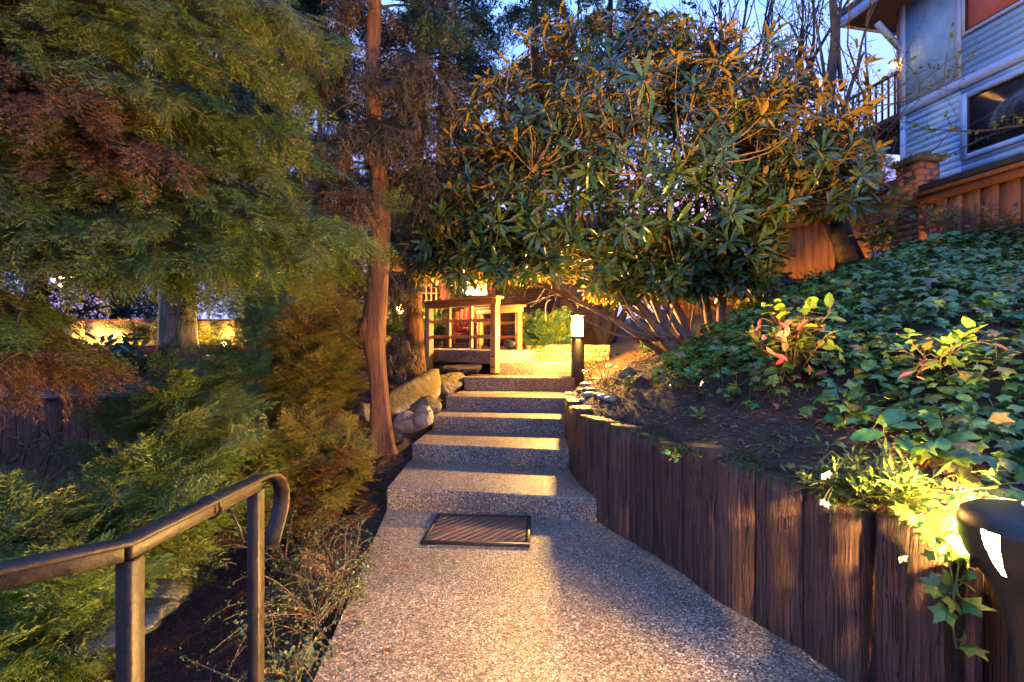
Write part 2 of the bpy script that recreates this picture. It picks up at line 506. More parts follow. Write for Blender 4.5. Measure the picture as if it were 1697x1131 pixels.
M['ivy'] = leaf_mat('ivy_leaf', [(.03, .12, .026), (.05, .17, .03), (.09, .20, .03), (.04, .135, .034), (.15, .23, .03), (.05, .15, .028), (.20, .19, .03), (.10, .065, .03)], under=(.07, .13, .04), rough=.27, trans=.2, spec=.5)
M['nandina_green'] = leaf_mat('nandina_leaf', [(.07, .13, .02), (.12, .17, .03), (.05, .10, .02)], rough=.3, trans=.3)
M['nandina_red'] = leaf_mat('nandina_red_leaf', [(.42, .06, .05), (.5, .16, .08), (.38, .08, .12), (.55, .26, .08)], rough=.35, trans=.3)
M['tuft'] = leaf_mat('candytuft_leaf', [(.09, .17, .03), (.14, .22, .045)], rough=.5, trans=.3)
M['petal'] = leaf_mat('white_petal', [(.62, .6, .58), (.68, .65, .66)], rough=.6, trans=.3, var=.1)
M['con_green'] = leaf_mat('conifer_needles', [(.06, .10, .010), (.10, .15, .013), (.075, .12, .012), (.13, .17, .016)], rough=.5, trans=.3)
M['con_blue'] = leaf_mat('blue_green_needles', [(.02, .075, .055), (.04, .11, .07)], rough=.5, trans=.25)
M['con_olive'] = leaf_mat('olive_needles', [(.08, .12, .018), (.12, .15, .022), (.14, .125, .025)], rough=.5, trans=.3)
M['con_gold'] = leaf_mat('golden_needles', [(.17, .18, .022), (.22, .19, .03), (.26, .16, .035), (.14, .18, .02)], rough=.5, trans=.3)
M['con_dead'] = leaf_mat('dead_brown_needles', [(.11, .045, .018), (.16, .07, .024), (.085, .042, .02), (.19, .10, .04)], rough=.7, trans=.3)
M['con_dull'] = leaf_mat('hanging_dull_needles', [(.055, .04, .032), (.085, .06, .046), (.045, .045, .032), (.12, .088, .064)], rough=.7, trans=.25)
M['con_far'] = leaf_mat('far_needles', [(.012, .03, .014), (.024, .048, .018), (.035, .055, .02)], rough=.55, trans=.25)
M['broad_far'] = leaf_mat('small_broad_leaf', [(.04, .085, .02), (.075, .13, .025), (.10, .15, .03)], rough=.45, trans=.35)
M['lime'] = leaf_mat('lime_moss_leaf', [(.10, .16, .015), (.16, .23, .02), (.07, .12, .015)], rough=.6, trans=.35)
M['laurel'] = leaf_mat('laurel_leaf', [(.014, .045, .022), (.025, .07, .03)], under=(.09, .12, .05), rough=.24, trans=.15, spec=.55)
M['yellow'] = leaf_mat('yellow_green_leaf', [(.16, .17, .025), (.26, .22, .03), (.07, .10, .02)], rough=.35, trans=.35)
M['cotone'] = leaf_mat('tiny_green_leaf', [(.05, .085, .025), (.09, .12, .035), (.06, .10, .05)], rough=.4, trans=.25)
M['moss'] = leaf_mat('moss_tuft', [(.06, .075, .012), (.11, .12, .02)], rough=.9, trans=.2)
M['dryleaf'] = leaf_mat('dry_leaf', [(.26, .085, .025), (.20, .07, .03)], rough=.7, trans=.2)
M['paleleaf'] = leaf_mat('pale_leaf', [(.16, .2, .11), (.2, .23, .14)], rough=.6, trans=.2)
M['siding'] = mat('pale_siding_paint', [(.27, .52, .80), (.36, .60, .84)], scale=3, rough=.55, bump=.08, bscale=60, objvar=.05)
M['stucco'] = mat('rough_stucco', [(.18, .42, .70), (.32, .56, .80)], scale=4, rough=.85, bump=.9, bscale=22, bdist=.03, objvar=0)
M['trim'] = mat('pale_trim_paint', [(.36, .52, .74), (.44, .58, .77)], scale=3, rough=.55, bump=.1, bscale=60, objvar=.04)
M['soffit'] = mat('brown_soffit', [(.10, .06, .05), (.17, .10, .08)], scale=4, rough=.75, bump=.3, bscale=30, objvar=.1)
M['glass'] = mat('window_glass', [(.02, .02, .024), (.05, .042, .042)], scale=1.6, rough=.16, bump=.12, bscale=5, spec=.55, rvar=.04, objvar=0)
M['red_pane'] = mat('red_window_pane', [(.50, .13, .12), (.62, .20, .17)], scale=3, rough=.5, bump=.3, bscale=12, objvar=0)  # plain red colour over the whole upper window pane
M['brick'] = mat('brown_brick', [(.17, .065, .035), (.30, .12, .065)], scale=9, rough=.85, bump=.6, bscale=60, objvar=.28)
M['tanbrick'] = mat('tan_brick', [(.38, .24, .11), (.52, .34, .16)], scale=9, rough=.8, bump=.5, bscale=60, objvar=.2)
M['mortar'] = mat('mortar', [(.10, .085, .07), (.17, .145, .12)], scale=20, rough=.95, bump=.5, bscale=90, objvar=0)
M['porchbrick'] = brick_mat('porch_brick_wall', (.13, .06, .055), (.18, .085, .075), (.23, .18, .16))
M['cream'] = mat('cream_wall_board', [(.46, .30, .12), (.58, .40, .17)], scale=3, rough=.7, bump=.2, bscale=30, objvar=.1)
M['redpaint'] = mat('red_chair_paint', [(.34, .05, .03), (.45, .08, .05)], scale=8, rough=.5, bump=.1, objvar=.05)
M['roof'] = mat('dark_shingle', [(.03, .028, .028), (.07, .06, .055)], scale=20, rough=.9, bump=.6, bscale=60)

# ------------------------------------------------------------------ ground plan
# front face of the timber retaining wall, near end first (x, y)
W = [(3.6, 1.02), (1.46, 1.30), (1.375, 1.395), (1.29, 1.637), (1.20, 1.90), (1.10, 2.09), (1.0, 2.28), (.935, 2.53), (.84, 2.76),
     (.72, 3.0), (.60, 3.24), (.53, 3.55), (.50, 3.95), (.52, 4.4), (.55, 4.8), (.60, 5.25), (.74, 5.6), (.93, 5.85), (1.0, 6.3),
     (1.1, 7.0), (1.5, 8.5), (2.0, 12), (4, 60), (10, 300)]
W = np.array(W)
ZB = np.interp(np.arange(len(W)), [0, 15, 17, 18, 19, 20, 23], [.66, .66, .67, .74, .88, 1.0, 1.3])

def wall_dist(x, y):
    """signed distance to the wall line (positive on the hill side) and base height there"""
    x = np.asarray(x, float); y = np.asarray(y, float)
    best = np.full(x.shape, 1e9); sgn = np.ones(x.shape); zb = np.full(x.shape, .66)
    for i in range(len(W) - 1):
        a, b = W[i], W[i + 1]
        d = b - a; L2 = d @ d
        t = np.clip(((x - a[0]) * d[0] + (y - a[1]) * d[1]) / L2, 0, 1)
        ex, ey = x - (a[0] + t * d[0]), y - (a[1] + t * d[1])
        ds = np.hypot(ex, ey)
        cr = d[0] * ey - d[1] * ex       # positive = left of travel (path side)
        m = ds < best - 1e-9
        best = np.where(m, ds, best); sgn = np.where(m, np.where(cr > 0, -1., 1.), sgn)
        zb = np.where(m, ZB[i] + t * (ZB[i + 1] - ZB[i]), zb)
    return best * sgn, zb

def sstep(x, a, b):
    t = np.clip((x - a) / (b - a), 0, 1)
    return t * t * (3 - 2 * t)

LEFT = np.array([(-.66, -6), (-.70, 0.5), (-.747, 1.72), (-.945, 3.45), (-.95, 4.27), (-.86, 4.86), (-.78, 5.29), (-.64, 5.9), (-.5, 6.2), (-.5, 400)])
def left_edge(y): return np.interp(y, LEFT[:, 1], LEFT[:, 0])

def ground_h(x, y):
    x = np.asarray(x, float); y = np.asarray(y, float)
    d, zb = wall_dist(x, y)
    p3 = np.stack([x, y, 0 * x], -1).reshape(-1, 3)
    nz = (sn(p3, 2.2, 3) * .035 + sn(p3, 9, 5, 2) * .012).reshape(x.shape)
    hill = zb + (.5 - .22 * sstep(y, 5.1, 6.2)) * np.clip(d, 0, 1) + .42 * np.clip(d - 1, 0, 2.5) + .03 * np.clip(d - 3.5, 0, 30) + nz * np.clip(d * 2, .2, 1.2)
    # middle: under the path and the stairs
    mid = np.interp(y, [-6, 3.3, 4.0, 4.7, 5.2, 5.9, 6.2, 7, 9, 60], [-.08, -.08, .02, .2, .35, .5, .6, .95, 1.05, 1.2])
    # left: creek bed, then a terrace
    lx = left_edge(y) - x
    near = np.interp(y, [-6, 1, 3.3, 4.4, 5.2, 6, 7, 9, 60], [-.12, -.12, -.08, .12, .34, .5, .72, .85, 1.0])
    low = near - .42 * sstep(lx, .05, 1.3) * (1 - sstep(y, 4.0, 6.0))
    terr = np.interp(y, [4, 9, 12, 60], [.62, .80, .95, 1.2])
    edge = np.where(x < -2.75, (y > 4.62).astype(float), sstep(y, 3.6 - .3 * sstep(x, -2.75, -1), 6.4))
    far = low * (1 - edge) + terr * edge
    k = sstep(lx, .0, .35)
    left = near * (1 - k) + far * k + nz * 1.6 * sstep(lx, 0, .5)
    gully = np.exp(-(((x + .75) / .5) ** 2 + ((y - 6.35) / .42) ** 2)) * .4
    h = np.where(d > .07, hill, np.where(lx > 0, left, mid)) - gully
    return h

def gz(x, y): return float(ground_h(np.array([x]), np.array([y]))[0])

def axis_coords(lo, hi, step, far):
    c = np.arange(lo, hi + 1e-6, step)
    out = []; s = step; a = lo
    while a > -far:
        s *= 1.35; a -= s; out.append(a)
    out2 = []; s = step; a = hi
    while a < far:
        s *= 1.35; a += s; out2.append(a)
    return np.array(out[::-1] + list(c) + out2)

gx = axis_coords(-6.5, 6.5, .065, 420); gy = axis_coords(-1.0, 10, .065, 420)
X, Y = np.meshgrid(gx, gy, indexing='xy')
Z = ground_h(X, Y)
nx, ny = len(gx), len(gy)
ii = (np.arange(ny - 1)[:, None] * nx + np.arange(nx - 1)[None]).ravel()
mb = MB().add(np.stack([X, Y, Z], -1).reshape(-1, 3), np.stack([ii, ii + 1, ii + nx + 1, ii + nx], -1))
ground = kind(put('ground', mb, M['soil'], smooth=True), 'structure', 'dark mulched garden soil rising from the path up to the fence')

# ------------------------------------------------------------------ path and stairs
pl = [(-.66, -4), (-.70, .5), (-.747, 1.72), (-.80, 2.2), (-.945, 3.45), (-.96, 3.6), (.60, 3.6), (.60, 3.27), (.74, 3.02), (.86, 2.78), (.95, 2.55),
      (1.02, 2.3), (1.12, 2.1), (1.22, 1.9), (1.31, 1.64), (1.41, 1.38), (1.7, 1.2), (1.9, .5), (1.9, -4)]
mb = MB()
xy = np.array(pl)
me = bpy.data.meshes.new('path')
bm = bmesh.new()
vs = [bm.verts.new((x, y, 0)) for x, y in pl]
f = bm.faces.new(vs)
if f.normal.z < 0: f.normal_flip()
ext = bmesh.ops.extrude_face_region(bm, geom=[f])
bmesh.ops.translate(bm, vec=(0, 0, -.16), verts=[g for g in ext['geom'] if isinstance(g, bmesh.types.BMVert)])
bmesh.ops.recalc_face_normals(bm, faces=bm.faces[:])
bmesh.ops.triangulate(bm, faces=[f_ for f_ in bm.faces if len(f_.verts) > 4])
bm.to_mesh(me); bm.free()
me.materials.append(M['agg'])
path = bpy.data.objects.new('path', me); col.objects.link(path)
kind(path, 'structure', 'exposed aggregate concrete path leading up to the steps')

stairs = kind(thing('stairs', 'six exposed aggregate concrete steps climbing to the footbridge', 'stairs'), 'structure')
del stairs['category']
ZS = [0, .16, .32, .48, .64, .82, .99]
fl = [G(640, 809, .16), G(682, 736, .32), G(716, 690, .48), G(738, 657, .64), P(769, 625, 5.88), P(838, 600, 6.22)]
fr = [G(978, 825, .16), G(942, 746, .32), G(935, 694.5, .48), G(934, 659.5, .64), P(946, 626, 5.80), P(952, 601, 6.28)]
for i in range(6):
    a, b = fl[i], fr[i]
    b = Vector((b.x + .05, b.y - .02, b.z))
    if i < 5:
        c, d = fr[i + 1], fl[i + 1]
        c = Vector((max(c.x, b.x - .05) + .06, c.y + .12, 0)); d = Vector((d.x - (.012 if i else .006) - .02, d.y + .14, 0))
        if i == 4: d = Vector((-.56, 6.34, 0)); c = Vector((.98, 6.4, 0))
        poly = [(a.x, a.y), (b.x, b.y), (c.x, c.y), (d.x, d.y)]
    else:
        poly = [(a.x - .1, a.y), (b.x, b.y), (1.05, 6.98), (-.3, 7.0)]
    mb = MB().prism(poly, ZS[i + 1] - (.34 if i < 4 else .22), ZS[i + 1])
    put('step', mb, M['agg'], stairs, bevel=.018, seg=2)

# ------------------------------------------------------------------ timber retaining wall on the right
wall = thing('timber_retaining_wall', 'curving wall of upright dark brown timbers right of the path', 'retaining wall', (.9, 2.6, 0))
def along(ratio):
    """point of the wall line whose x/y equals ratio (near part)"""
    r = W[1:18, 0] / W[1:18, 1]
    return np.array([np.interp(-ratio, -r, W[1:18, 0]), np.interp(-ratio, -r, W[1:18, 1])])
edges_px = [1632, 1597, 1571, 1447, 1430, 1330, 1251, 1185, 1132, 1084, 1045, 1008, 976.5]
breaks = [along((p - 848.5) / F) for p in edges_px]
tim = [(breaks[1], breaks[0], .685), (breaks[3], breaks[2], .665), (breaks[5], breaks[4], .672), (breaks[6], breaks[5], .690), (breaks[7], breaks[6], .70),
       (breaks[8], breaks[7], .715), (breaks[9], breaks[8], .70), (breaks[10], breaks[9], .705), (breaks[11], breaks[10], .712), (breaks[12], breaks[11], .705)]
far_pts = [breaks[12], (.555, 3.45), (.515, 3.68), (.50, 3.93), (.508, 4.2), (.525, 4.46), (.545, 4.72), (.57, 4.98), (.60, 5.24)]
for i in range(len(far_pts) - 1):
    tim.append((np.array(far_pts[i + 1]), np.array(far_pts[i]), .712 + .012 * random.uniform(-1, 1)))
# the return running off to the right behind the lamp
rp = [(1.43, 1.325), (1.66, 1.29), (1.90, 1.255), (2.15, 1.22), (2.4, 1.185)]
for i in range(4): tim.append((np.array(rp[i]), np.array(rp[i + 1]), .67))
def timber_mesh(a, b, top, seed, depth=.17, bot=-.12, cell=None):
    """a..b front edge seen from the path, left to right"""
    a, b = np.array(a, float), np.array(b, float)
    L = np.linalg.norm(b - a); u = (b - a) / L
    nrm = np.array([u[1], -u[0]])           # towards the path
    a = a + u * .004; b = b - u * .004; L -= .008
    nw, nh = 5, 9
    s = np.array([0, .025, .5, .975, 1]); t = np.linspace(0, 1, nh)
    V = []
    r = np.random.default_rng(seed)
    for layer in (0, 1):                    # front then back
        for tt in t:
            z = bot + (top - bot) * tt
            for k, ss in enumerate(s):
                p = a + u * (L * ss)
                o = 0.0
                if layer == 0:
                    o = -.005 + r.uniform(-.002, .002) if k in (0, nw - 1) else r.uniform(-.003, .004)
                    p = p + u * (r.uniform(-.003, .003))
                    if tt == 1: o -= .006
                    zz = z + (r.uniform(-.004, .003) if tt == 1 else 0)
                else:
                    o = -depth; zz = z + (r.uniform(-.008, .008) if tt == 1 else 0)
                q = p + nrm * o
                V.append((q[0], q[1], zz))
    n1 = nw * nh; q = []
    for i in range(nh - 1):
        for k in range(nw - 1):
            A = i * nw + k
            q.append((A, A + 1, A + nw + 1, A + nw)); q.append((n1 + A + 1, n1 + A, n1 + A + nw, n1 + A + nw + 1))
        A = i * nw; q.append((n1 + A, A, A + nw, n1 + A + nw))
        B = i * nw + nw - 1; q.append((B, n1 + B, n1 + B + nw, B + nw))
    for k in range(nw - 1):
        T = (nh - 1) * nw + k; q.append((T, T + 1, n1 + T + 1, n1 + T))
    return MB().add(V, q)
for i, (a, b, top) in enumerate(tim):
    put('timber', timber_mesh(a, b, top + random.uniform(-.012, .012), 100 + i), M['timber'], wall, smooth=False)

# timber retaining wall far left
lw = thing('timber_retaining_wall', 'low dark timber wall at the far left below the laurel bed', 'retaining wall', (-4.2, 4.6, 0))
xs = [-2.9]
while xs[-1] > -6.6: xs.append(xs[-1] - random.uniform(.2, .29))
for i in range(len(xs) - 1):
    put('timber', timber_mesh((xs[i + 1], 4.62), (xs[i], 4.62), .68 + random.uniform(-.006, .006), 300 + i, bot=-.6), M['timber'], lw)
put('cap_board', MB().box((-6.7, 4.585, .69), (-2.86, 4.82, .725)), M['darkwood'], lw)

# ------------------------------------------------------------------ footbridge
deck_pts = [(-.22, 6.16), (.20, 6.42), (.34, 6.62), (.36, 6.9), (.20, 7.35), (-.55, 7.75), (-1.5, 8.5), (-2.6, 8.2), (-1.25, 6.98)]
bridge = kind(put('footbridge_deck', MB().prism(deck_pts, .97, 1.15), M['agg'], bevel=.02, seg=2), 'structure', 'aggregate concrete slab bridging the gully behind the railing')

def railing(pa, pb, ztop, zbots, label, npan, posts_w=.09):
    pa, pb = Vector(pa), Vector(pb)
    t = thing('wooden_railing', label, 'railing', ((pa.x + pb.x) / 2, (pa.y + pb.y) / 2, 1.15), 'cedar railings along the footbridge')
    d = (pb - pa); L = d.length; d.normalize()
    def pt(s, z): return Vector((pa.x + d.x * s, pa.y + d.y * s, z))
    for s, zb in ((0, zbots[0]), (L, zbots[1])):
        p = put('post', MB().bar(pt(s, zb), pt(s, ztop - .085), posts_w, posts_w, up=(d.x, d.y, 0)), M['cedarwood'], t, bevel=.004)
        nr = Vector((d.y, -d.x, 0))
        if nr.y > 0: nr = -nr
        for zz in (zb + .08, zb + .22):
            c = pt(s, zz) + nr * (posts_w / 2)
            put('bolt', MB().tube([c, c + nr * .012], .013, 8), M['metal'], p)
    put('top_beam', MB().bar(pt(-.06, ztop - .045), pt(L + .06, ztop - .045), .085, .08), M['cedarwood'], t, bevel=.004)
    put('cap_rail', MB().bar(pt(-.09, ztop + .012), pt(L + .09, ztop + .012), .15, .03), M['cedarwood'], t, bevel=.004)
    for k in range(npan):
        s = L * (k + 1) / (npan + 1)
        put('baluster', MB().bar(pt(s, 1.19), pt(s, ztop - .085), .042, .042, up=(d.x, d.y, 0)), M['cedarwood'], t, bevel=.003)
    nr = Vector((d.y, -d.x, 0)) * .034
    for zz in (1.56, 1.34):
        put('crossbar', MB().bar(pt(.045, zz) - nr, pt(L - .045, zz) - nr, .025, .045), M['cedarwood'], t, bevel=.003)
railing((-1.235, 6.86), (-.225, 6.05), 1.845, (.86, .86), 'larger cedar railing standing before the bridge, bolted posts and square grid', 2)
railing((-.52, 7.5), (.10, 6.93), 1.80, (1.15, 1.15), 'smaller cedar railing on the far side of the bridge deck', 1, .08)

# ------------------------------------------------------------------ lamps
def bulb_mesh(c, r):
    return MB().lathe([(r * math.sin(a), c[2] - r * math.cos(a)) for a in np.linspace(0.05, math.pi - .05, 7)], (c[0], c[1]), 10)

BX, BY = .845, 5.92
lampz = gz(.95, 5.9)
bol = thing('lamp_bollard', 'square black bollard lamp with a glowing glass top beside the stairs', 'lamp', (BX, BY, .68))
w = .078
put('post', MB().box((BX - w, BY - w, .45), (BX + w, BY + w, 1.315)), M['bronze'], bol, bevel=.006)
put('collar', MB().box((BX - w - .006, BY - w - .006, 1.317), (BX + w + .006, BY + w + .006, 1.34)), M['bronze'], bol, bevel=.003)
gl = M['lampglass'] = glow('frosted_lamp_glass', (1.0, .62, .22), 9.0, .55)
wg = .060
for sx, sy in ((0, -1), (0, 1), (1, 0), (-1, 0)):
    if sx == 0: put('glass_pane', MB().box((BX - wg, BY + sy * wg - .002, 1.342), (BX + wg, BY + sy * wg + .002, 1.598)), gl, bol)
    else: put('glass_pane', MB().box((BX + sx * wg - .002, BY - wg + .004, 1.342), (BX + sx * wg + .002, BY + wg - .004, 1.598)), gl, bol)
for sx in (-1, 1):
    for sy in (-1, 1):
        put('corner_bar', MB().box((BX + sx * .069 - .008, BY + sy * .069 - .008, 1.341), (BX + sx * .069 + .008, BY + sy * .069 + .008, 1.6)), M['bronze'], bol)
put('cap', MB().box((BX - .085, BY - .085, 1.602), (BX + .085, BY + .085, 1.622)), M['bronze'], bol, bevel=.004)
bulb = put('bulb', bulb_mesh((BX, BY, 1.47), .04), glow('bollard_bulb', WARM, 30.0), bol, smooth=True)
lamp_light(bol, (BX, BY, 1.47), 1000, .06, WARM)

# near lamp at the lower right: flared head with light slots
LX, LY = 1.375, 1.20
nl = thing('lamp_bollard', 'dark flared bollard lamp with a bright side slot in front of the ivy', 'lamp', (LX, LY, 0))
prof = [(.048, 0.02), (.048, .42), (.051, .472), (.062, .533), (.074, .584), (.097, .635), (.118, .668)]
for z_ in np.linspace(.680, .790, 29): prof.append((float(np.interp(z_, [.668, .705, .745, .785, .812], [.118, .139, .150, .154, .147])), float(z_)))
prof += [(.147, .812), (.127, .826), (.118, .8285)]
def facing(th):
    """degrees round the head, 0 = towards -y, negative = towards -x"""
    a = (math.degrees(th) + 90 + 180) % 360 - 180
    return a
def slots(i, th):
    a = facing(th)
    if 7 <= i <= 34:
        f_ = (i - 7) / 27
        if -88 < a < -88 + 15.5 and a > -88 + 11 * (1 - f_) ** 1.4: return True     # tapering side slot
        if a < -142 or a > 150: return True                                          # wide slot on the plant side
    return False
put('head', MB().lathe(prof, (LX, LY), 360, slots), M['bronze'], nl, smooth=True)
put('bulb', bulb_mesh((LX + .03, LY + .045, .745), .025), glow('near_lamp_bulb', (1.0, .57, .13), 30.0), nl, smooth=True)
lamp_light(nl, (LX + .03, LY + .045, .745), 290, .032, (1.0, .57, .13))
put('baffle', MB().bar((LX - .120, LY + .056, .735), (LX - .03, LY + .056, .735), .006, .15).bar((LX - .085, LY - .121, .735), (LX - .03, LY - .121, .735), .006, .15)
    .bar((LX - .03, LY + .056, .735), (LX - .03, LY - .121, .735), .006, .15), M['bronze'], nl)  # inner shield added to confine the strong side light
side_em = glow('near_lamp_side_lens', (1.0, .56, .145), 30.0)
put('side_lens', MB().box((LX - .075, LY - .116, .660), (LX - .07, LY + .050, .798)), side_em, nl)
lamp_light(nl, (LX - .0765, LY - .034, .743), 400, 0, (1.0, .56, .145), kind_='AREA', size=(.162, .108), direction=(-1, 0, 0))
up_c = (LX + .036, LY)  # off-centre lid opening, added to light foliage and fence from below
n_ = 40; ring = []
for r_i, c_i, z_i in ((.1235, LX, .8262), (.052, up_c[0], .842)):
    ring += [(c_i + r_i * math.cos(2 * math.pi * k / n_), LY + r_i * math.sin(2 * math.pi * k / n_), z_i) for k in range(n_)]
put('lid', MB().add(ring, [(k, (k + 1) % n_, n_ + (k + 1) % n_, n_ + k) for k in range(n_)]), M['bronze'], nl)
put('added_up_lens', MB().lathe([(.0001, .8225), (.051, .8225), (.051, .815), (.0001, .815)], up_c, 24), glow('near_lamp_added_up_lens', (1.0, .56, .145), 30.0), nl)
lamp_light(nl, (up_c[0], up_c[1], .8235), 235, 0, (1.0, .56, .145), kind_='AREA', size=(.1,), direction=(0, 0, 1))  # added fill light aimed up at leaves, boughs and fence
put('base_plate', MB().lathe([(.0001, .03), (.1, .03), (.1, .004)], (LX, LY), 20), M['bronze'], nl)

# ------------------------------------------------------------------ handrail at the lower left
hr = thing('handrail', 'wet black metal handrail with a curled end at the lower left', 'handrail', (-.7, 1.1, 0))
rail_pts = [Vector((-1.40, .33, .900)), Vector((-.88, .735, .900)), Vector((-.722, .855, .902)), Vector((-.705, 1.27, .897))]
bar = MB()
for a, b in zip(rail_pts[:-1], rail_pts[1:]): bar.bar(a - Vector((0, 0, .016)), b - Vector((0, 0, .016)), .028, .028)
put('rail_bar', bar, M['metal'], hr, bevel=.003)
cap_path = rail_pts + [Vector((-.705, y_, z_)) for y_, z_ in ((1.31, .893), (1.352, .881), (1.385, .858), (1.402, .828), (1.402, .792), (1.387, .755), (1.362, .718), (1.338, .684))]
def sweep(pts, prof, up0=(0, 0, 1)):
    """sweep a closed (across, up) profile; side vector stays horizontal"""
    V = []; n = len(pts); m_ = len(prof)
    for i, p in enumerate(pts):
        d = (pts[min(i + 1, n - 1)] - pts[max(i - 1, 0)]).normalized()
        s = Vector((1, 0, 0)) if abs(d.y) < 1e-3 and abs(d.x) < 1e-3 else None
        h = Vector((d.x, d.y, 0))
        hy = math.copysign(1, d.y) if False else 1
        base = Vector((0, 1, 0)) if i >= 3 else h.normalized()
        s = base.cross(Vector((0, 0, 1))).normalized()
        u = s.cross(d).normalized()
        for a, b in prof: V.append(tuple(p + s * a + u * b))
    q = []
    for i in range(n - 1):
        for k in range(m_):
            k2 = (k + 1) % m_
            q.append((i*m_+k, i*m_+k2, (i+1)*m_+k2, (i+1)*m_+k))
    mb = MB().add(V, q)
    e = (n - 1) * m_
    mb.t.append(np.array([(0, k + 1, k) for k in range(1, m_ - 1)])); mb.t.append(np.array([(e, e + k, e + k + 1) for k in range(1, m_ - 1)]))
    return mb
capprof = [(-.021, 0), (-.024, .003), (-.024, .007), (-.020, .010), (.020, .010), (.024, .007), (.024, .003), (.021, 0)]
put('rail_cap', sweep(cap_path, [(a, b - .002) for a, b in capprof]), M['metal'], hr)
for (x, y) in ((-.72, .865), (-.705, 1.262), (-1.38, .36)):
    put('post', MB().box((x - .0165, y - .0165, -.3), (x + .0165, y + .0165, .87)), M['metal'], hr, bevel=.003)
tie = put('cable_tie', MB().tube([Vector((-.713 + .027 * math.cos(t), 1.08, .888 + .027 * math.sin(t))) for t in np.linspace(0, 6.28, 14)], .0035, 5, False), M['rubber'], hr)
put('tie_tail', MB().tube([Vector((-.665, 1.08, .885)), Vector((-.645, 1.085, .84)), Vector((-.638, 1.09, .80))], .0025, 4), M['rubber'], tie)

# ------------------------------------------------------------------ doormat
mc = [Vector((-.575, 2.88, 0)), Vector((.11, 2.84, 0)), Vector((.14, 3.31, 0)), Vector((-.535, 3.33, 0))]
dm = thing('doormat', 'rectangular doormat with brown diagonal strips and black rubber rim before the steps', 'doormat', (-.2, 3.1, .003))
ux = (mc[1] - mc[0]); LM = ux.length; ux.normalize(); uy = Vector((-ux.y, ux.x, 0)); HM = .47
O = mc[0]
def mp(s, t): p = O + ux * s + uy * t; return (p.x, p.y)
put('backing', MB().prism([mp(.01, .01), mp(LM - .01, .01), mp(LM - .01, HM - .01), mp(.01, HM - .01)], .003, .010), M['rubber'], dm)
for r_ in ([(0, 0), (LM, 0), (LM, .026), (0, .026)], [(0, HM - .026), (LM, HM - .026), (LM, HM), (0, HM)],
           [(0, .0265), (.026, .0265), (.026, HM - .0265), (0, HM - .0265)], [(LM - .026, .0265), (LM, .0265), (LM, HM - .0265), (LM - .026, HM - .0265)]):
    put('rim', MB().prism([mp(*q) for q in r_], .003, .021), M['rubber'], dm, bevel=.003)
def clip_poly(poly, x0, x1, y0, y1):
    for ax, lim, sg in ((0, x0, 1), (0, x1, -1), (1, y0, 1), (1, y1, -1)):
        out = []
        for i in range(len(poly)):
            a, b = poly[i], poly[(i + 1) % len(poly)]
            da, db = (a[ax] - lim) * sg, (b[ax] - lim) * sg
            if da >= 0: out.append(a)
            if da * db < 0:
                t = da / (da - db); out.append((a[0] + t * (b[0] - a[0]), a[1] + t * (b[1] - a[1])))
        poly = out
        if not poly: break
    return poly
pitch = .062; sl = .85
k = -8
while k * pitch < LM + .1:
    x0 = k * pitch
    if True:
        poly = clip_poly([(x0, 0), (x0 + pitch - .013, 0), (x0 + pitch - .013 + sl * HM, HM), (x0 + sl * HM, HM)], .029, LM - .029, .029, HM - .029)
        if len(poly) >= 3 and max(p[0] for p in poly) - min(p[0] for p in poly) > .02:
            put('strip', MB().prism([mp(*q) for q in poly], .0105, .018), M['coir'], dm)
    k += 1

# ------------------------------------------------------------------ rocks
def rock(name, label, c, size, m, seed, group=None, rough=.26, smooth=True, sub=4, cat='rock', aim=None):
    me = bpy.data.meshes.new(name)
    bm = bmesh.new(); bmesh.ops.create_icosphere(bm, subdivisions=sub, radius=1)
    V = np.array([v.co[:] for v in bm.verts])
    d = 1 + rough * sn(V, 1.1, seed, 3) + rough * .45 * np.abs(sn(V, 3.2, seed + 1, 3)) + .035 * sn(V, 9, seed + 2, 3)
    # a few flattened facets
    r = np.random.default_rng(seed)
    for _ in range(12):
        nrm = r.normal(size=3); nrm /= np.linalg.norm(nrm); lim = r.uniform(.62, .9)
        dd = (V * d[:, None]) @ nrm
        d = np.where(dd > lim, d * (1 - .8 * (dd - lim) / np.maximum(dd, .01)), d)
    V = V * d[:, None]
    a = r.uniform(0, 6.28)
    Rm = np.array([[math.cos(a), -math.sin(a), 0], [math.sin(a), math.cos(a), 0], [0, 0, 1]])
    V = (V * np.array(size)) @ (Rm.T if size[0] < 2.2 * size[1] else np.eye(3))
    for v, p in zip(bm.verts, V): v.co = p
    if smooth:
        for f_ in bm.faces: f_.smooth = True
    bm.to_mesh(me); bm.free(); me.materials.append(m)
    o = bpy.data.objects.new(name, me); col.objects.link(o); o.location = c
    if aim: o.rotation_euler = Vector(aim).to_track_quat('X', 'Z').to_euler()
    return tag(o, label, cat, group)

rock('boulder', 'long mossy boulder between the tree trunk and the steps', P(664, 668, 5.35), (.82, .27, .23), M['rock'], 11, aim=P(742, 612, 6.15) - P(600, 712, 4.9), rough=.3)
rock('boulder', 'mossy boulder right under the near bridge railing', P(738, 640, 5.95), (.24, .2, .15), M['rock'], 12, rough=.35)
rock('boulder', 'mossy rounded boulder against the edge of the fourth step', P(706, 672, 5.05), (.17, .14, .12), M['rock'], 13, sub=3)
rock('boulder', 'pale pinkish angular rock against the side of the third step', P(701, 693, 4.72), (.12, .12, .13), M['pale_rock'], 14, smooth=False, sub=2)
rock('boulder', 'pale tan slanting rock right of the leaning red trunk', P(672, 700, 4.75), (.17, .1, .12), M['pale_rock'], 15, smooth=False, sub=2)
rock('boulder', 'yellowish low rock at the foot of the red trunk', P(650, 722, 4.6), (.17, .12, .10), M['rock'], 16, smooth=False, sub=2)
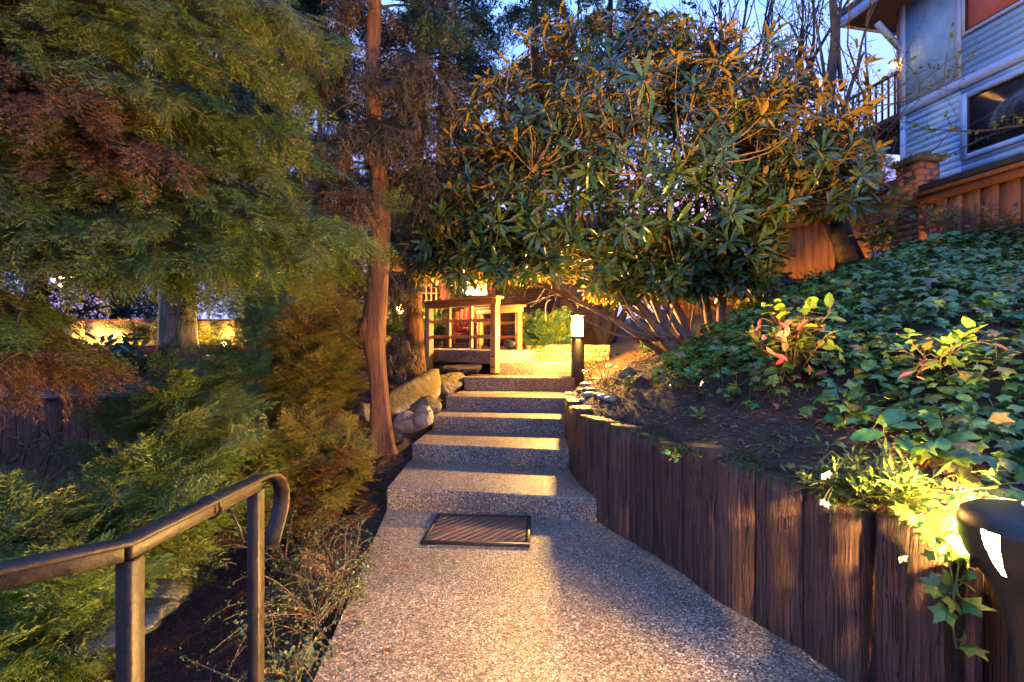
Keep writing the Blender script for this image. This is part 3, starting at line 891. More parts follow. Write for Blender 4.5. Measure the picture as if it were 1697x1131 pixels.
rock('boulder', 'dark rounded rock left of the leaning red trunk', P(600, 688, 4.9), (.14, .14, .12), M['rock'], 17)
rock('boulder', 'grey blue slab of rock behind the red trunk foot', P(612, 722, 4.75), (.24, .12, .07), M['slate'], 18, smooth=False)
rock('boulder', 'wet dark blue flat rock in the creek at the lower left', P(150, 1050, 1.45), (.2, .15, .05), M['slate'], 19)
rock('boulder', 'second wet dark rock, lower, at the bottom left corner', P(60, 1150, 1.45), (.18, .14, .05), M['slate'], 20)
rock('boulder', 'wet blue grey rock seen between the handrail posts', P(262, 990, 1.9), (.12, .1, .06), M['slate'], 21)
for k, (x, y, s) in enumerate(((1250, 482, .22), (1222, 492, .2), (1285, 470, .24))):
    d_ = 5.6 - .2 * k
    rock('boulder', ['flat dark stone at the back of the ivy slope, middle one', 'flat dark stone at the back of the ivy slope, left end', 'flat dark stone at the back of the ivy slope, right end'][k],
         P(x, y, d_), (s, s * .7, .08), M['slate'], 30 + k)
rock('boulder', 'dark mossy lump of rock on the orange lit mulch', P(1041, 617, 4.1), (.085, .06, .055), M['rock'], 40, rough=.35)
rock('garden_stone', 'dark rounded stone lying on the bridge deck by the far railing', P(846, 571, 7.0), (.13, .09, .085), M['slate'], 41, cat='stone')
r_ = random.Random(5)
sl_ = ['round', 'flat', 'egg shaped', 'pale', 'dark', 'small', 'speckled', 'long', 'smooth', 'wide', 'tan', 'grey']
for k, (px, py, d_) in enumerate(((968, 634, 5.15), (975, 641, 4.95), (964, 647, 4.75), (972, 653, 4.6), (981, 656, 4.45), (978, 663, 4.3), (966, 660, 4.2), (990, 668, 4.1), (1000, 676, 3.9),
                                  (1012, 684, 3.7), (1010, 578, 6.6), (1022, 582, 6.4), (988, 625, 5.2))):
    p = P(px, py, d_)
    z = gz(max(p.x, .62), p.y)
    s = r_.uniform(.035, .06)
    nm = ['first', 'second', 'third', 'fourth', 'fifth', 'sixth', 'seventh', 'eighth', 'ninth', 'tenth'][k] if k < 10 else ''
    lab = 'grey brown river stone along the timber wall top, %s from the bollard lamp' % nm if k < 10 else ['pale stone on the lit mulch far behind the bollard lamp, the left one', 'pale stone on the lit mulch far behind the bollard lamp, the right one', 'lone river stone in the lit mulch just right of the lamp foot'][k - 10]
    rock('river_stone', lab, (p.x, p.y, z + s * .25), (s * 1.35, s, s * .62), M['cobble'], 50 + k, group='river stones along the timber wall', rough=.1, sub=2, cat='stone')
#PART2
# ------------------------------------------------------------------ fence and brick pillar at the top of the slope
FU = np.array([-.187, .982]); FN = np.array([.982, .187])
F0 = np.array([4.65, 5.3])
def fpt(s, o=0.0): return F0 + FU * s + FN * o
def fence(s0, s1, top, label, bw, seed, cap):
    c = fpt((s0 + s1) / 2)
    t = thing('wooden_fence', label, 'fence', (c[0], c[1], gz(c[0], c[1])))
    r = random.Random(seed); s = s0
    while s < s1 - .03:
        w_ = min(bw * r.uniform(.9, 1.1), s1 - s)
        a, b = fpt(s + .002, .02 + r.uniform(0, .006)), fpt(s + w_ - .002, .02 + r.uniform(0, .008))
        zb = gz(*fpt(s)) - .25
        put('board', MB().bar((a[0], a[1], (zb + top) / 2), (b[0], b[1], (zb + top) / 2), .022, top - zb), M['fenceboard'], t)
        s += w_
    a, b = fpt(s0, -.012), fpt(s1, -.012)
    put('rail', MB().bar((a[0], a[1], top - .055), (b[0], b[1], top - .055), .03, .09), M['fenceboard'], t)
    a, b = fpt(s0, .01), fpt(s1, .01)
    put('cap_board', MB().bar((a[0], a[1], top + .02), (b[0], b[1], top + .02), .13, .035), M[cap], t)
    a, b = fpt(s0, .03), fpt(s1, .03)
    put('top_board', MB().bar((a[0], a[1], top + .085), (b[0], b[1], top + .085), .03, .095), M['darkwood'], t)
    for q in np.arange(s0 + .5, s1, 1.6):
        c = fpt(q, .075)
        put('post', MB().box((c[0] - .045, c[1] - .045, gz(c[0], c[1]) - .2), (c[0] + .045, c[1] + .045, top)), M['darkwood'], t)
fence(-3.4, -.03, 2.93, 'reddish brown board fence right of the brick pillar below the house', .155, 1, 'fenceboard')
fence(.215, 5.2, 3.10, 'dark board fence left of the brick pillar behind the big shrub', .15, 2, 'darkwood')

pil = thing('brick_pillar', 'brown brick pillar with a mossy cap between the two fence runs', 'pillar', (4.75, 5.42, 2.1))
pc = np.array([4.79, 5.42]); hw = .14
put('mortar_core', MB().prism([tuple(pc + FN * a + FU * b) for a, b in ((-.132, -.132), (.132, -.132), (.132, .132), (-.132, .132))], 1.95, 3.36), M['mortar'], pil)
for c in range(18):
    z = 1.98 + c * .076
    for k in range(4):
        # pinwheel bond, mirrored each course
        lo = (-hw, -hw) if c % 2 == 0 else (-hw, hw - .09)
        pts = {0: (-hw, -hw, hw - .094, -hw + .09), 1: (hw - .09, -hw, hw, hw - .094), 2: (-hw + .094, hw - .09, hw, hw), 3: (-hw, -hw + .094, -hw + .09, hw)}[k]
        x0, y0, x1, y1 = pts
        if c % 2: x0, x1 = -x1, -x0
        j = random.uniform(-.002, .002)
        put('brick', MB().prism([tuple(pc + FN * (a + j) + FU * b) for a, b in ((x0, y0), (x1, y0), (x1, y1), (x0, y1))], z, z + .066), M['brick'], pil)
put('cap', MB().prism([tuple(pc + FN * a + FU * b) for a, b in ((-.18, -.18), (.18, -.18), (.18, .18), (-.18, .18))], 3.362, 3.41), M['mortar'], pil, bevel=.008)

# ------------------------------------------------------------------ house at the upper right
H0 = np.array([8.6, 8.5]); HU = np.array([-.187, .982]); HN = np.array([-.982, -.187])
def hp(s, z, o=0.0):
    q = H0 + HU * s + HN * o
    return (q[0], q[1], z)
hs = thing('house', 'pale blue grey house with lap siding and stucco at the upper right', 'house', (8.6, 8.5, 2.4))
S0, S1 = -3.2, 1.33
def hbox(s0, s1, z0, z1, o0, o1):
    q = [H0 + HU * s + HN * o for s, o in ((s0, o0), (s1, o0), (s1, o1), (s0, o1))]
    return MB().prism([(p[0], p[1]) for p in q], z0, z1)
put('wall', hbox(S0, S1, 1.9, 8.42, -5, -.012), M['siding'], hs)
put('skirt_board', hbox(S0, S1 + .01, 4.27, 4.47, -.01, .03), M['darkwood'], hs)
def laps(z0, z1, segs):
    z = z0
    while z < z1 - .02:
        h = min(.125, z1 - z)
        for s0, s1, wz0, wz1 in segs:
            if z + h > wz0 and z < wz1:
                q = []
                for s in (s0, s1):
                    q += [hp(s, z, .013), hp(s, z + h + .012, .001), hp(s, z + h + .012, -.008), hp(s, z, -.008)]
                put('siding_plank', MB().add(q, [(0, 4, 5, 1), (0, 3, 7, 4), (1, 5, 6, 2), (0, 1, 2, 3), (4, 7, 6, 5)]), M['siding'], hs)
        z += .125
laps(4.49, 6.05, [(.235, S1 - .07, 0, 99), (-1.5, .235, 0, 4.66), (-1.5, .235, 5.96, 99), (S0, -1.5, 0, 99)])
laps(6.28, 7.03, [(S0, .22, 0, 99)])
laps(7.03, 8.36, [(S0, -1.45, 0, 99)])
put('stucco_panel', hbox(.305, 1.245, 6.30, 8.4, -.01, .012), M['stucco'], hs)
put('belly_band', hbox(S0, S1 + .02, 6.07, 6.26, -.01, .045), M['trim'], hs)
put('corner_board', hbox(1.25, 1.345, 6.29, 8.4, -.01, .05), M['trim'], hs)
put('corner_board', hbox(1.25, 1.345, 4.48, 6.055, -.01, .05), M['trim'], hs)
put('trim_board', hbox(.22, .30, 6.29, 8.4, -.01, .05), M['trim'], hs)
def window(s0, s1, z0, z1, pm, label=None, t=.1, fm='trim'):
    wd = put('window', hbox(s0, s1, z0, z1, -.02, .012), M[pm], hs, label=label)
    put('frame', hbox(s0 - t, s0 - .002, z0 - t, z1 + t, -.01, .045), M[fm], wd)
    put('frame', hbox(s1 + .002, s1 + t, z0 - t, z1 + t, -.01, .045), M[fm], wd)
    put('frame', hbox(s0, s1, z1 + .002, z1 + t, -.01, .043), M[fm], wd)
    put('sill', hbox(s0, s1, z0 - t, z0 - .002, -.01, .05), M[fm], wd)
    for a, b, c, d in ((s0, s0 + .035, z0, z1), (s1 - .035, s1, z0, z1)):
        put('sash', hbox(a, b, c, d, .013, .03), M['darkwood'], wd)
    for c, d in ((z0, z0 + .03), (z1 - .03, z1)):
        put('sash', hbox(s0 + .036, s1 - .036, c, d, .013, .029), M['darkwood'], wd)
    return wd
window(-1.35, .12, 4.79, 5.84, 'glass', 'dark lower window with a pale frame')
window(-1.35, .155, 7.10, 8.3, 'red_pane', 'upper window with a red pane', .055)
# roof overhang
put('roof', MB().prism([tuple((H0 + HU * s + HN * o)) for s, o in ((S0, .75), (2.1, .75), (2.1, -5), (S0, -5))], 8.60, 8.78), M['roof'], hs)
put('soffit', MB().prism([tuple((H0 + HU * s + HN * o)) for s, o in ((S0, .70), (2.05, .70), (2.05, -5), (S0, -5))], 8.43, 8.455), M['soffit'], hs)
put('fascia', hbox(S0, 2.10, 8.40, 8.63, .71, .75), M['trim'], hs)
put('fascia', hbox(2.06, 2.10, 8.40, 8.63, -5, .705), M['trim'], hs)
put('brace', MB().bar(hp(1.36, 7.55, .02), hp(1.36, 8.02, .62), .09, .09), M['trim'], hs)
# balcony past the corner
bal = put('balcony', hbox(1.36, 2.9, 6.02, 6.16, -2.2, .10), M['darkwood'], hs)
put('handrail', hbox(1.36, 2.9, 7.02, 7.07, .04, .10), M['darkwood'], bal)
for k in range(11):
    s = 1.42 + k * .14
    put('baluster', hbox(s, s + .03, 6.162, 7.018, .055, .085), M['darkwood'], bal)
put('porch_post', hbox(1.40, 1.50, 6.17, 8.42, -.15, -.05), M['cedarwood'], bal)
wlp = thing('wall_lantern', 'small glowing lantern on the balcony post of the house', 'lamp', hp(1.45, 7.3, .0))
put('bracket', MB().bar(hp(1.45, 7.3, -.05), hp(1.45, 7.3, .06), .02, .02), M['bronze'], wlp)
q = hp(1.45, 7.24, .09)
put('bulb', bulb_mesh(q, .06), glow('balcony_bulb', (1.0, .42, .06), 6.0), wlp, smooth=True)
lamp_light(wlp, q, 9, .062, (1.0, .42, .06))
put('hood', MB().lathe([(.0001, 7.36), (.09, 7.32), (.09, 7.31)], (q[0], q[1]), 12), M['bronze'], wlp)

# ------------------------------------------------------------------ porch of the building at the back
ph = thing('porch_building', 'brick building with a lit wooden porch behind the footbridge', 'building', (-.6, 11, 1.1))
put('wall', MB().box((-3.6, 11.4, .8), (2.6, 11.7, 4.4)), M['porchbrick'], ph)
put('porch_floor', MB().box((-2.6, 9.4, .9), (.9, 11.39, 1.14)), M['cedarwood'], ph)
for k in range(3):
    put('porch_step', MB().box((-1.65, 9.02 - .0 + k * .12, 1.0), (-.62, 9.12 + k * .12, 1.14 + k * .05)), M['redboard'], ph, bevel=.005)
for x in (-2.02, -1.42, -.42):
    put('post', MB().box((x - .09, 9.55, 1.145), (x + .09, 9.73, 2.74)), M['redboard'], ph, bevel=.006)
put('beam', MB().box((-2.5, 9.52, 2.745), (.6, 9.76, 3.0)), M['redboard'], ph)
put('roof', MB().box((-2.9, 9.1, 3.02), (1.2, 11.8, 3.2)), M['roof'], ph)
wdw = put('window', MB().box((-1.22, 11.36, 2.42), (-.62, 11.395, 2.68)), glow('lit_window', (1.0, .62, .22), 1.3), ph, label='small bright window panel under the porch beam')
put('frame', MB().box((-1.27, 11.35, 2.685), (-.57, 11.39, 2.73)), M['redboard'], wdw)
put('frame', MB().box((-1.27, 11.35, 2.37), (-.57, 11.39, 2.415)), M['redboard'], wdw)
w2 = put('window', MB().box((-1.0, 11.37, 1.9), (-.5, 11.395, 2.25)), M['glass'], ph, label='dark window above the red chair')
put('frame', MB().box((-1.05, 11.36, 2.255), (-.45, 11.39, 2.3)), M['darkwood'], w2)
# grid screen left of the post
scr = thing('trellis', 'small lit wooden grid trellis between the porch posts', 'trellis', (-1.72, 9.64, 1.15))
for k in range(5):
    put('slat', MB().box((-1.92 + k * .105, 9.62, 1.15), (-1.89 + k * .105, 9.65, 2.74)), M['cedarwood'], scr)
for k in range(9):
    put('slat', MB().box((-1.925, 9.651, 1.25 + k * .17), (-1.50, 9.675, 1.28 + k * .17)), M['cedarwood'], scr)
pl_ = thing('porch_lantern', 'warm lantern hanging under the porch roof', 'lamp', (-.95, 10.3, 2.6))
put('glass', bulb_mesh((-.95, 10.3, 2.66), .09), glow('porch_bulb', (1.0, .55, .16), 12.0), pl_, smooth=True)
lamp_light(pl_, (-.95, 10.3, 2.66), 330, .092, (1.0, .55, .16))
put('rod', MB().tube([(-.95, 10.3, 2.75), (-.95, 10.3, 3.02)], .01, 6), M['bronze'], pl_)
# red chair
ch = thing('chair', 'red slatted wooden armchair on the porch', 'chair', (-1.0, 10.0, 1.14))
cx, cy, cz = -1.0, 9.95, 1.145
def cb(name, a, b, w_, h_, up=(0, 0, 1)): put(name, MB().bar(a, b, w_, h_, up), M['redpaint'], ch)
for sx in (-.27, .27):
    cb('leg', (cx + sx, cy - .25, cz), (cx + sx, cy - .25, cz + .56), .05, .08, (0, 1, 0))
    cb('leg', (cx + sx, cy + .3, cz), (cx + sx, cy + .22, cz + .58), .04, .08, (0, 1, 0))
    cb('armrest', (cx + sx, cy - .32, cz + .585), (cx + sx, cy + .3, cz + .575), .11, .025)
for k in range(5):
    cb('seat_slat', (cx - .25, cy - .25 + k * .1, cz + .36 - k * .018), (cx + .25, cy - .25 + k * .1, cz + .36 - k * .018), .085, .022)
for k in range(6):
    x = cx - .23 + k * .092
    cb('back_slat', (x, cy + .2, cz + .3), (x, cy + .46, cz + .92 - .05 * abs(k - 2.5)), .078, .02, (0, 1, 0))
cb('back_brace', (cx - .26, cy + .27, cz + .42), (cx + .26, cy + .27, cz + .42), .06, .03)

# brick planters beyond the stairs
def planter(name, label, x0, x1, y, z0, rows, sol=True):
    t = thing(name, label, 'planter', ((x0 + x1) / 2, y, z0))
    put('mortar_core', MB().box((x0 + .006, y + .006, z0 - .2), (x1 - .006, y + .12, z0 + rows * .074 + (.10 if sol else 0) - .008)), M['mortar'], t)
    for r0 in range(rows):
        x = x0 - (.1 if r0 % 2 else 0)
        while x < x1 - .01:
            a, b = max(x, x0), min(x + .2, x1)
            if b - a > .03: put('brick', MB().box((a + .004, y + random.uniform(-.003, .003), z0 + r0 * .074), (b - .004, y + .126, z0 + r0 * .074 + .066)), M['tanbrick'], t)
            x += .205
    if sol:
        x = x0; z = z0 + rows * .074
        while x < x1 - .03:
            put('brick', MB().box((x + .003, y - .008 + random.uniform(-.003, .003), z), (x + .064, y + .13, z + .1 + random.uniform(-.004, .004))), M['tanbrick'], t)
            x += .068
planter('brick_planter', 'low tan brick planter with an upright top course behind the bollard lamp', .22, 1.5, 7.06, .97, 2)
planter('brick_planter', 'small tan brick planter edge seen through the near railing', -1.75, -1.36, 8.95, 1.14, 3, False)

# ------------------------------------------------------------------ far left: red fascia boards, lit wall, lanterns
rb = thing('red_board_edging', 'low edging of two red stained boards behind the big grey trunk', 'edging', (-6, 9.6, .8))
for k, (a, b) in enumerate(((.79, .975), (.982, 1.175))):
    x = -9.2
    while x < -2.2:
        put('board', MB().box((x, 9.6 - .012 * (k == 1), a), (min(x + 2.4, -2.2) - .01, 9.64, b)), M['redboard'], rb, bevel=.004)
        x += 2.4
put('cap_board', MB().box((-9.2, 9.55, 1.178), (-2.2, 9.72, 1.205)), M['redboard'], rb)
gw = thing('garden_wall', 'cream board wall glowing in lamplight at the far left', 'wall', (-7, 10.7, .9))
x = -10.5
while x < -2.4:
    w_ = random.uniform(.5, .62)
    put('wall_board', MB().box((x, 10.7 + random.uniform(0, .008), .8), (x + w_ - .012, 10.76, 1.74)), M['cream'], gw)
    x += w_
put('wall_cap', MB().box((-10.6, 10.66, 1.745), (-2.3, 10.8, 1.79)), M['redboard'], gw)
em = glow('path_light_bulb', (1.0, .56, .14), 25.0)
for k, (px, d_) in enumerate(((133, 9.95), (292, 10.1), (372, 10.1), (528, 10.1))):
    x = (px - 848.5) * d_ / F
    t = thing('path_light', ['small bright path light showing above the laurel leaves', 'path light hidden behind the thick grey trunk', 'path light behind the brown shrub', 'path light behind the thin reddish trunk'][k], 'lamp', (x, d_, .9), 'path lights along the cream wall')
    put('stake', MB().tube([(x, d_, .75), (x, d_, 1.15)], .012, 6), M['bronze'], t)
    put('bulb', bulb_mesh((x, d_, 1.21), .045), em, t, smooth=True)
    lamp_light(t, (x, d_, 1.21), 520, .047, (1.0, .56, .14))
    put('hood', MB().lathe([(.0001, 1.32), (.08, 1.285), (.08, 1.275)], (x, d_), 12), M['bronze'], t)
lp = thing('post_lantern', 'brown wooden post carrying a glowing lantern between the two trunks', 'lamp', (-2.08, 8.4, 1.0))
put('post', MB().box((-2.18, 8.3, .6), (-1.98, 8.5, 1.66)), M['darkwood'], lp, bevel=.008)
put('post_cap', MB().box((-2.23, 8.25, 1.662), (-1.93, 8.55, 1.72)), M['darkwood'], lp, bevel=.006)
put('bulb', bulb_mesh((-2.05, 8.4, 1.86), .085), glow('post_lantern_bulb', (1.0, .56, .14), 15.0), lp, smooth=True)
lamp_light(lp, (-2.05, 8.4, 1.86), 900, .087, (1.0, .56, .14))
put('lantern_hood', MB().lathe([(.0001, 2.06), (.14, 1.99), (.14, 1.975)], (-2.05, 8.4), 12), M['bronze'], lp)
put('lantern_stem', MB().tube([(-2.05, 8.4, 1.72), (-2.05, 8.4, 1.78)], .02, 6), M['bronze'], lp)
emit_dim = glow('tiny_light_bulb', (1.0, .62, .25), 8.0)
dl = thing('hanging_lights', 'cluster of four tiny warm lights glimpsed through the branches at the left', 'lamp', (-11.6, 12, 2.8))
for k, (px, py) in enumerate(((88, 464), (102, 461), (101, 473), (120, 460))):
    p = P(px, py, 11.9)
    put('bulb', bulb_mesh(p, .05), emit_dim, dl, smooth=True)
put('bracket', MB().bar(P(84, 455, 11.9), P(124, 455, 11.9), .03, .03), M['bronze'], dl)

# ------------------------------------------------------------------ foliage templates
def fr_tpl(pairs, lp, seed, droop=.25, width=.42, leaf=.06, lw=.016, ang=50, tip=1.0):
    r = np.random.default_rng(seed); V = []; T = []
    def tri(a, b, c):
        i = len(V); V.extend([a, b, c]); T.append((i, i + 1, i + 2))
    def ax(t): return np.array([t, .05 * math.sin(3 * t + seed), -droop * t * t])
    tt = np.linspace(.04, .98, pairs)
    for i in range(4):
        a, b = ax(i / 4), ax((i + 1) / 4); w_ = np.array([0, .008 * (1 - i / 5), 0])
        tri(a - w_, a + w_, b)
    for t in tt:
        for sg in (-1, 1):
            L = width * (1 - t) ** .75 * r.uniform(.7, 1.15) + .05
            an = R(ang * r.uniform(.75, 1.15)) * sg
            d = np.array([math.cos(an), math.sin(an), r.uniform(-.35, .12)]); d /= np.linalg.norm(d)
            o = ax(t); n = max(2, int(lp * L / width + .5))
            s_ = np.array([-d[1], d[0], 0])
            tri(o - s_ * .005, o + s_ * .005, o + d * L + np.array([0, 0, -.12 * L]))
            for k in range(n):
                s = (k + .6) / n
                c = o + d * L * s + np.array([0, 0, -.12 * L * s * s])
                for g in (-1, 1):
                    la = R(r.uniform(16, 36)) * g
                    e = d * math.cos(la) + s_ * math.sin(la) + np.array([0, 0, r.uniform(-.45, .3)])
                    ll = leaf * r.uniform(.7, 1.3) * (1.1 - .4 * s)
                    p = np.cross(e, np.array([0, 0, 1.])); p /= np.linalg.norm(p) + 1e-9
                    p = p * math.cos(.6) + np.array([0, 0, math.sin(.6) * r.choice([-1, 1])])
                    tri(c - p * lw / 2, c + p * lw / 2, c + e * ll)
    return np.array(V), np.array(T)
def hang_tpl(n, m_, seed):
    """an arched twig with tassels of needles hanging from it"""
    r = np.random.default_rng(seed); V = []; T = []
    def tri(a, b, c):
        i = len(V); V.extend([a, b, c]); T.append((i, i + 1, i + 2))
    for k in range(n):
        t = (k + .5) / n
        o = np.array([t, r.uniform(-.09, .09), -.35 * t * t])
        L = r.uniform(.3, .75) * (.6 + .6 * math.sin(3.1 * t))
        d = np.array([r.uniform(-.1, .35), r.uniform(-.25, .25), -1.]); d /= np.linalg.norm(d)
        s_ = np.array([r.normal(), r.normal(), 0]); s_ /= np.linalg.norm(s_)
        tri(o - s_ * .008, o + s_ * .008, o + d * L)
        for j in range(m_):
            u = (j + .4) / m_
            c = o + d * L * u
            e = d + np.array([r.normal(), r.normal(), 0]) * .33
            p = np.array([r.normal(), r.normal(), .2]); p /= np.linalg.norm(p)
            tri(c - p * .022, c + p * .022, c + e * r.uniform(.12, .2))
    V.append((0, .012, 0)); V.append((0, -.012, 0)); V.append((1, 0, -.35)); T.append((len(V) - 3, len(V) - 2, len(V) - 1))
    return np.array(V), np.array(T)
FR = [fr_tpl(11, 5, 20 + k, width=.5, leaf=.13, lw=.024) for k in range(4)]
FRS = [fr_tpl(8, 4, 30 + k, droop=.15, width=.5, leaf=.12, lw=.036) for k in range(2)]     # coarser
FRF = [fr_tpl(5, 3, 40 + k, droop=.35, width=.55, leaf=.17, lw=.06) for k in range(3)]     # far trees
HG = [hang_tpl(11, 5, 50 + k) for k in range(3)]

def unit(a): return a / (np.linalg.norm(a, axis=-1, keepdims=True) + 1e-9)
def frames(dirs, ups, size):
    x = unit(dirs); z = ups - x * np.sum(ups * x, -1, keepdims=True); z = unit(z); y = np.cross(z, x)
    Mx = np.stack([x, y, z], -1)
    return Mx * np.asarray(size).reshape(-1, 1, 1)

class Fol:
    """collects leaf clumps by material, then writes one mesh per material"""
    def __init__(self): self.d = {}
    def add(self, m, tpls, dirs, pos, size, ups=None, jit=.35):
        n = len(pos)
        if n == 0: return
        ups = np.tile([0, 0, 1.], (n, 1)) if ups is None else ups
        ups = ups + rng.normal(size=(n, 3)) * jit
        Mx = frames(dirs, ups, size)
        pick = rng.integers(0, len(tpls), n)
        for k in range(len(tpls)):
            s = pick == k
            if s.any(): self.d.setdefault(m, []).append((tpls[k], Mx[s], pos[s]))
    def write(self, name, parent):
        out = []
        for m, L in self.d.items():
            mb = MB()
            for t, Mx, p in L: mb.inst(t, Mx, p)
            out.append(put(name if m != 'con_dead' else 'dead_' + name, mb, M[m], parent))
        return out

def curve3(a, b, sag, n=10, side=0.0):
    a, b = np.array(a, float), np.array(b, float)
    t = np.linspace(0, 1, n)[:, None]
    p = a * (1 - t) + b * t
    p[:, 2] += sag * 4 * (t * (1 - t))[:, 0]
    d = b - a; s = np.array([-d[1], d[0], 0]); s = s / (np.linalg.norm(s) + 1e-9)
    return p + s * (side * 4 * (t * (1 - t)))

def bough(fol, wood, a, b, mats, tpls=FR, sag=.15, sec=12, sec_len=.55, nf=6, fs=.3, droop=.5, r0=.03, start=.25, hang=False, spread=1.0):
    """main branch a->b with side branchlets carrying fronds"""
    c = curve3(a, b, sag, 12, rng.uniform(-.1, .1))
    wood.tube(c, np.linspace(r0, r0 * .2, len(c)), 5)
    main = unit((c[-1] - c[0])[None])[0]
    side = unit(np.cross(main, [0, 0, 1.])[None])[0]
    for k in range(sec):
        t = start + (1 - start) * (k + rng.uniform(.2, .8)) / sec
        i = t * (len(c) - 1); i0 = min(int(i), len(c) - 2); p = c[i0] + (c[i0 + 1] - c[i0]) * (i - i0)
        sg = 1 if k % 2 else -1
        L = sec_len * (1.1 - .55 * t) * rng.uniform(.7, 1.2)
        d = main * rng.uniform(.5, .9) + side * sg * rng.uniform(.5, 1.0) * spread + np.array([0, 0, rng.uniform(-.3, .2)])
        d = d / np.linalg.norm(d)
        q = p + d * L + np.array([0, 0, -droop * L * rng.uniform(.3, .8)])
        s = curve3(p, q, .06 * L, 5)
        wood.tube(s, np.linspace(r0 * .3, r0 * .08, 5), 4, False)
        n = max(2, int(nf * rng.uniform(.7, 1.3)))
        tt = (np.arange(n) + rng.uniform(0, 1, n)) / n
        pos = p + (q - p) * tt[:, None]
        dv = unit(np.tile(q - p, (n, 1))) + side * rng.uniform(-.7, .7, (n, 1)) + rng.normal(size=(n, 3)) * .22 + np.array([0, 0, -.15 * droop])
        m = mats[rng.integers(0, len(mats))]
        fol.add(m, HG if hang and rng.random() < .75 else tpls, dv, pos, fs * rng.uniform(.65, 1.2, n))
    # fronds on the main tip
    n = nf
    tt = np.linspace(.55, 1, n); i0 = (tt * (len(c) - 1)).astype(int)
    dv = np.tile(main, (n, 1)) + rng.normal(size=(n, 3)) * .35 - np.array([0, 0, .15])
    fol.add(mats[0], tpls, dv, c[i0], fs * rng.uniform(.8, 1.3, n))
# ------------------------------------------------------------------ trees
def trunk(parent, pts, radii, m, seed, sides=28, rings=70, ridge=.10, flare=True, name='trunk'):
    pts = np.array([tuple(p) for p in pts], float); radii = np.array(radii, float)
    t = np.linspace(0, 1, len(pts)); tt = np.linspace(0, 1, rings)
    # smooth resample
    c = np.stack([np.interp(tt, t, pts[:, k]) for k in range(3)], -1); r = np.interp(tt, t, radii)
    for _ in range(3):
        c[1:-1] = .25 * c[:-2] + .5 * c[1:-1] + .25 * c[2:]; r[1:-1] = .25 * r[:-2] + .5 * r[1:-1] + .25 * r[2:]
    mb = MB().tube(c, r, sides)
    V = mb.v[0]; cc = np.repeat(c, sides, 0); d = V - cc
    q = V * np.array([1, 1, .12])
    n1 = sn(q / np.mean(r) * .55, 1.0, seed, 4); n2 = sn(V / np.mean(r) * .25, 1.0, seed + 9, 2)
    ang = np.tile(np.arange(sides), rings) * 2 * math.pi / sides
    fl = np.zeros(len(V))
    if flare:
        h = np.repeat(tt, sides); fl = np.exp(-h * rings / 5.5) * (.35 + .35 * np.sin(ang * 4 + seed))
    mb.v[0] = cc + d * (1 + ridge * n1 + .09 * n2 + fl)[:, None]
    return put(name, mb, m, parent, smooth=True)

def base_thing(name, label, cat, p, group=None):
    return thing(name, label, cat, (p[0], p[1], gz(p[0], p[1]) if len(p) < 3 else p[2]), group)

# --- the leaning red cedar beside the steps
cb_ = P(628, 752, 4.45); cb_.z = gz(cb_.x, cb_.y) - .05
cedar = thing('cedar_tree', 'leaning reddish cedar with a bulging burl beside the concrete steps', 'tree', cb_)
cpts = [cb_, P(629, 700, 4.45), P(627, 650, 4.45), P(622, 600, 4.45), P(618, 560, 4.45), P(621, 520, 4.45), P(627, 480, 4.45), P(630, 430, 4.45), P(632, 380, 4.5), P(629, 300, 4.55), P(622, 230, 4.6), P(618, 150, 4.6), P(620, 60, 4.65), P(622, 0, 4.65), P(622, -140, 4.7), P(628, -330, 4.8)]
crad = [.12, .10, .096, .098, .112, .104, .096, .104, .094, .078, .074, .076, .075, .072, .065, .05]
bu = put('burl', MB().lathe([(.0001, -.15), (.05, -.12), (.078, -.05), (.08, .02), (.06, .09), (.03, .14), (.0001, .16)], (0, 0), 18), M['bark_red'], None, smooth=True)
bu.parent = cedar; bu.location = P(607, 545, 4.42) - cb_
for v_ in bu.data.vertices:
    v_.co *= 1 + .22 * math.sin(v_.co.x * 60 + v_.co.z * 45) * math.cos(v_.co.y * 70)
trunk(cedar, cpts, crad, M['bark_red'], 3, ridge=.16, sides=44, rings=110)
fol, wood = Fol(), MB()
def cpt(z):
    zz = [p.z for p in cpts]
    return np.array([np.interp(z, zz, [p.x for p in cpts]), np.interp(z, zz, [p.y for p in cpts]), z])
for (px, py, d_, mats, hang) in ((545, 120, 4.5, ['con_dull'], True), (700, 95, 4.5, ['con_dull'], True), (745, 130, 4.5, ['con_dull', 'con_dull', 'con_far'], True), (530, 235, 4.4, ['con_dull', 'con_dead'], True),
                           (490, 70, 4.3, ['con_dull', 'con_dead'], True), (715, 205, 4.6, ['con_dull'], True), (770, 285, 4.9, ['con_dull', 'con_far'], True), (665, 40, 4.9, ['con_dull'], True), (575, 320, 4.1, ['con_dead', 'con_dull'], True),
                           (525, 300, 4.6, ['con_dull'], True), (735, 30, 4.6, ['con_far', 'con_dull'], True), (800, 70, 5.2, ['con_far'], False), (700, 330, 4.9, ['con_dull'], True), (575, 20, 4.8, ['con_dead', 'con_dull'], True), (655, 135, 4.3, ['con_dull'], True), (598, 205, 4.3, ['con_dull'], True), (650, 215, 4.35, ['con_dull'], True),
                           (480, 170, 4.8, ['con_dull'], True), (565, 420, 4.6, ['con_dull', 'con_olive'], True), (680, 310, 4.9, ['con_dull'], True), (670, 160, 5.2, ['con_far', 'con_dull'], False), (560, -60, 4.3, ['con_dull'], True), (720, -60, 4.4, ['con_dull'], True)):
    e = P(px, py, d_); s0 = cpt(min(e.z + .12, 5.6))
    bough(fol, wood, s0, e, mats, FRS, sag=.06, sec=8, sec_len=.32, nf=5, fs=.29, droop=.9, r0=.016, start=.25, hang=hang)
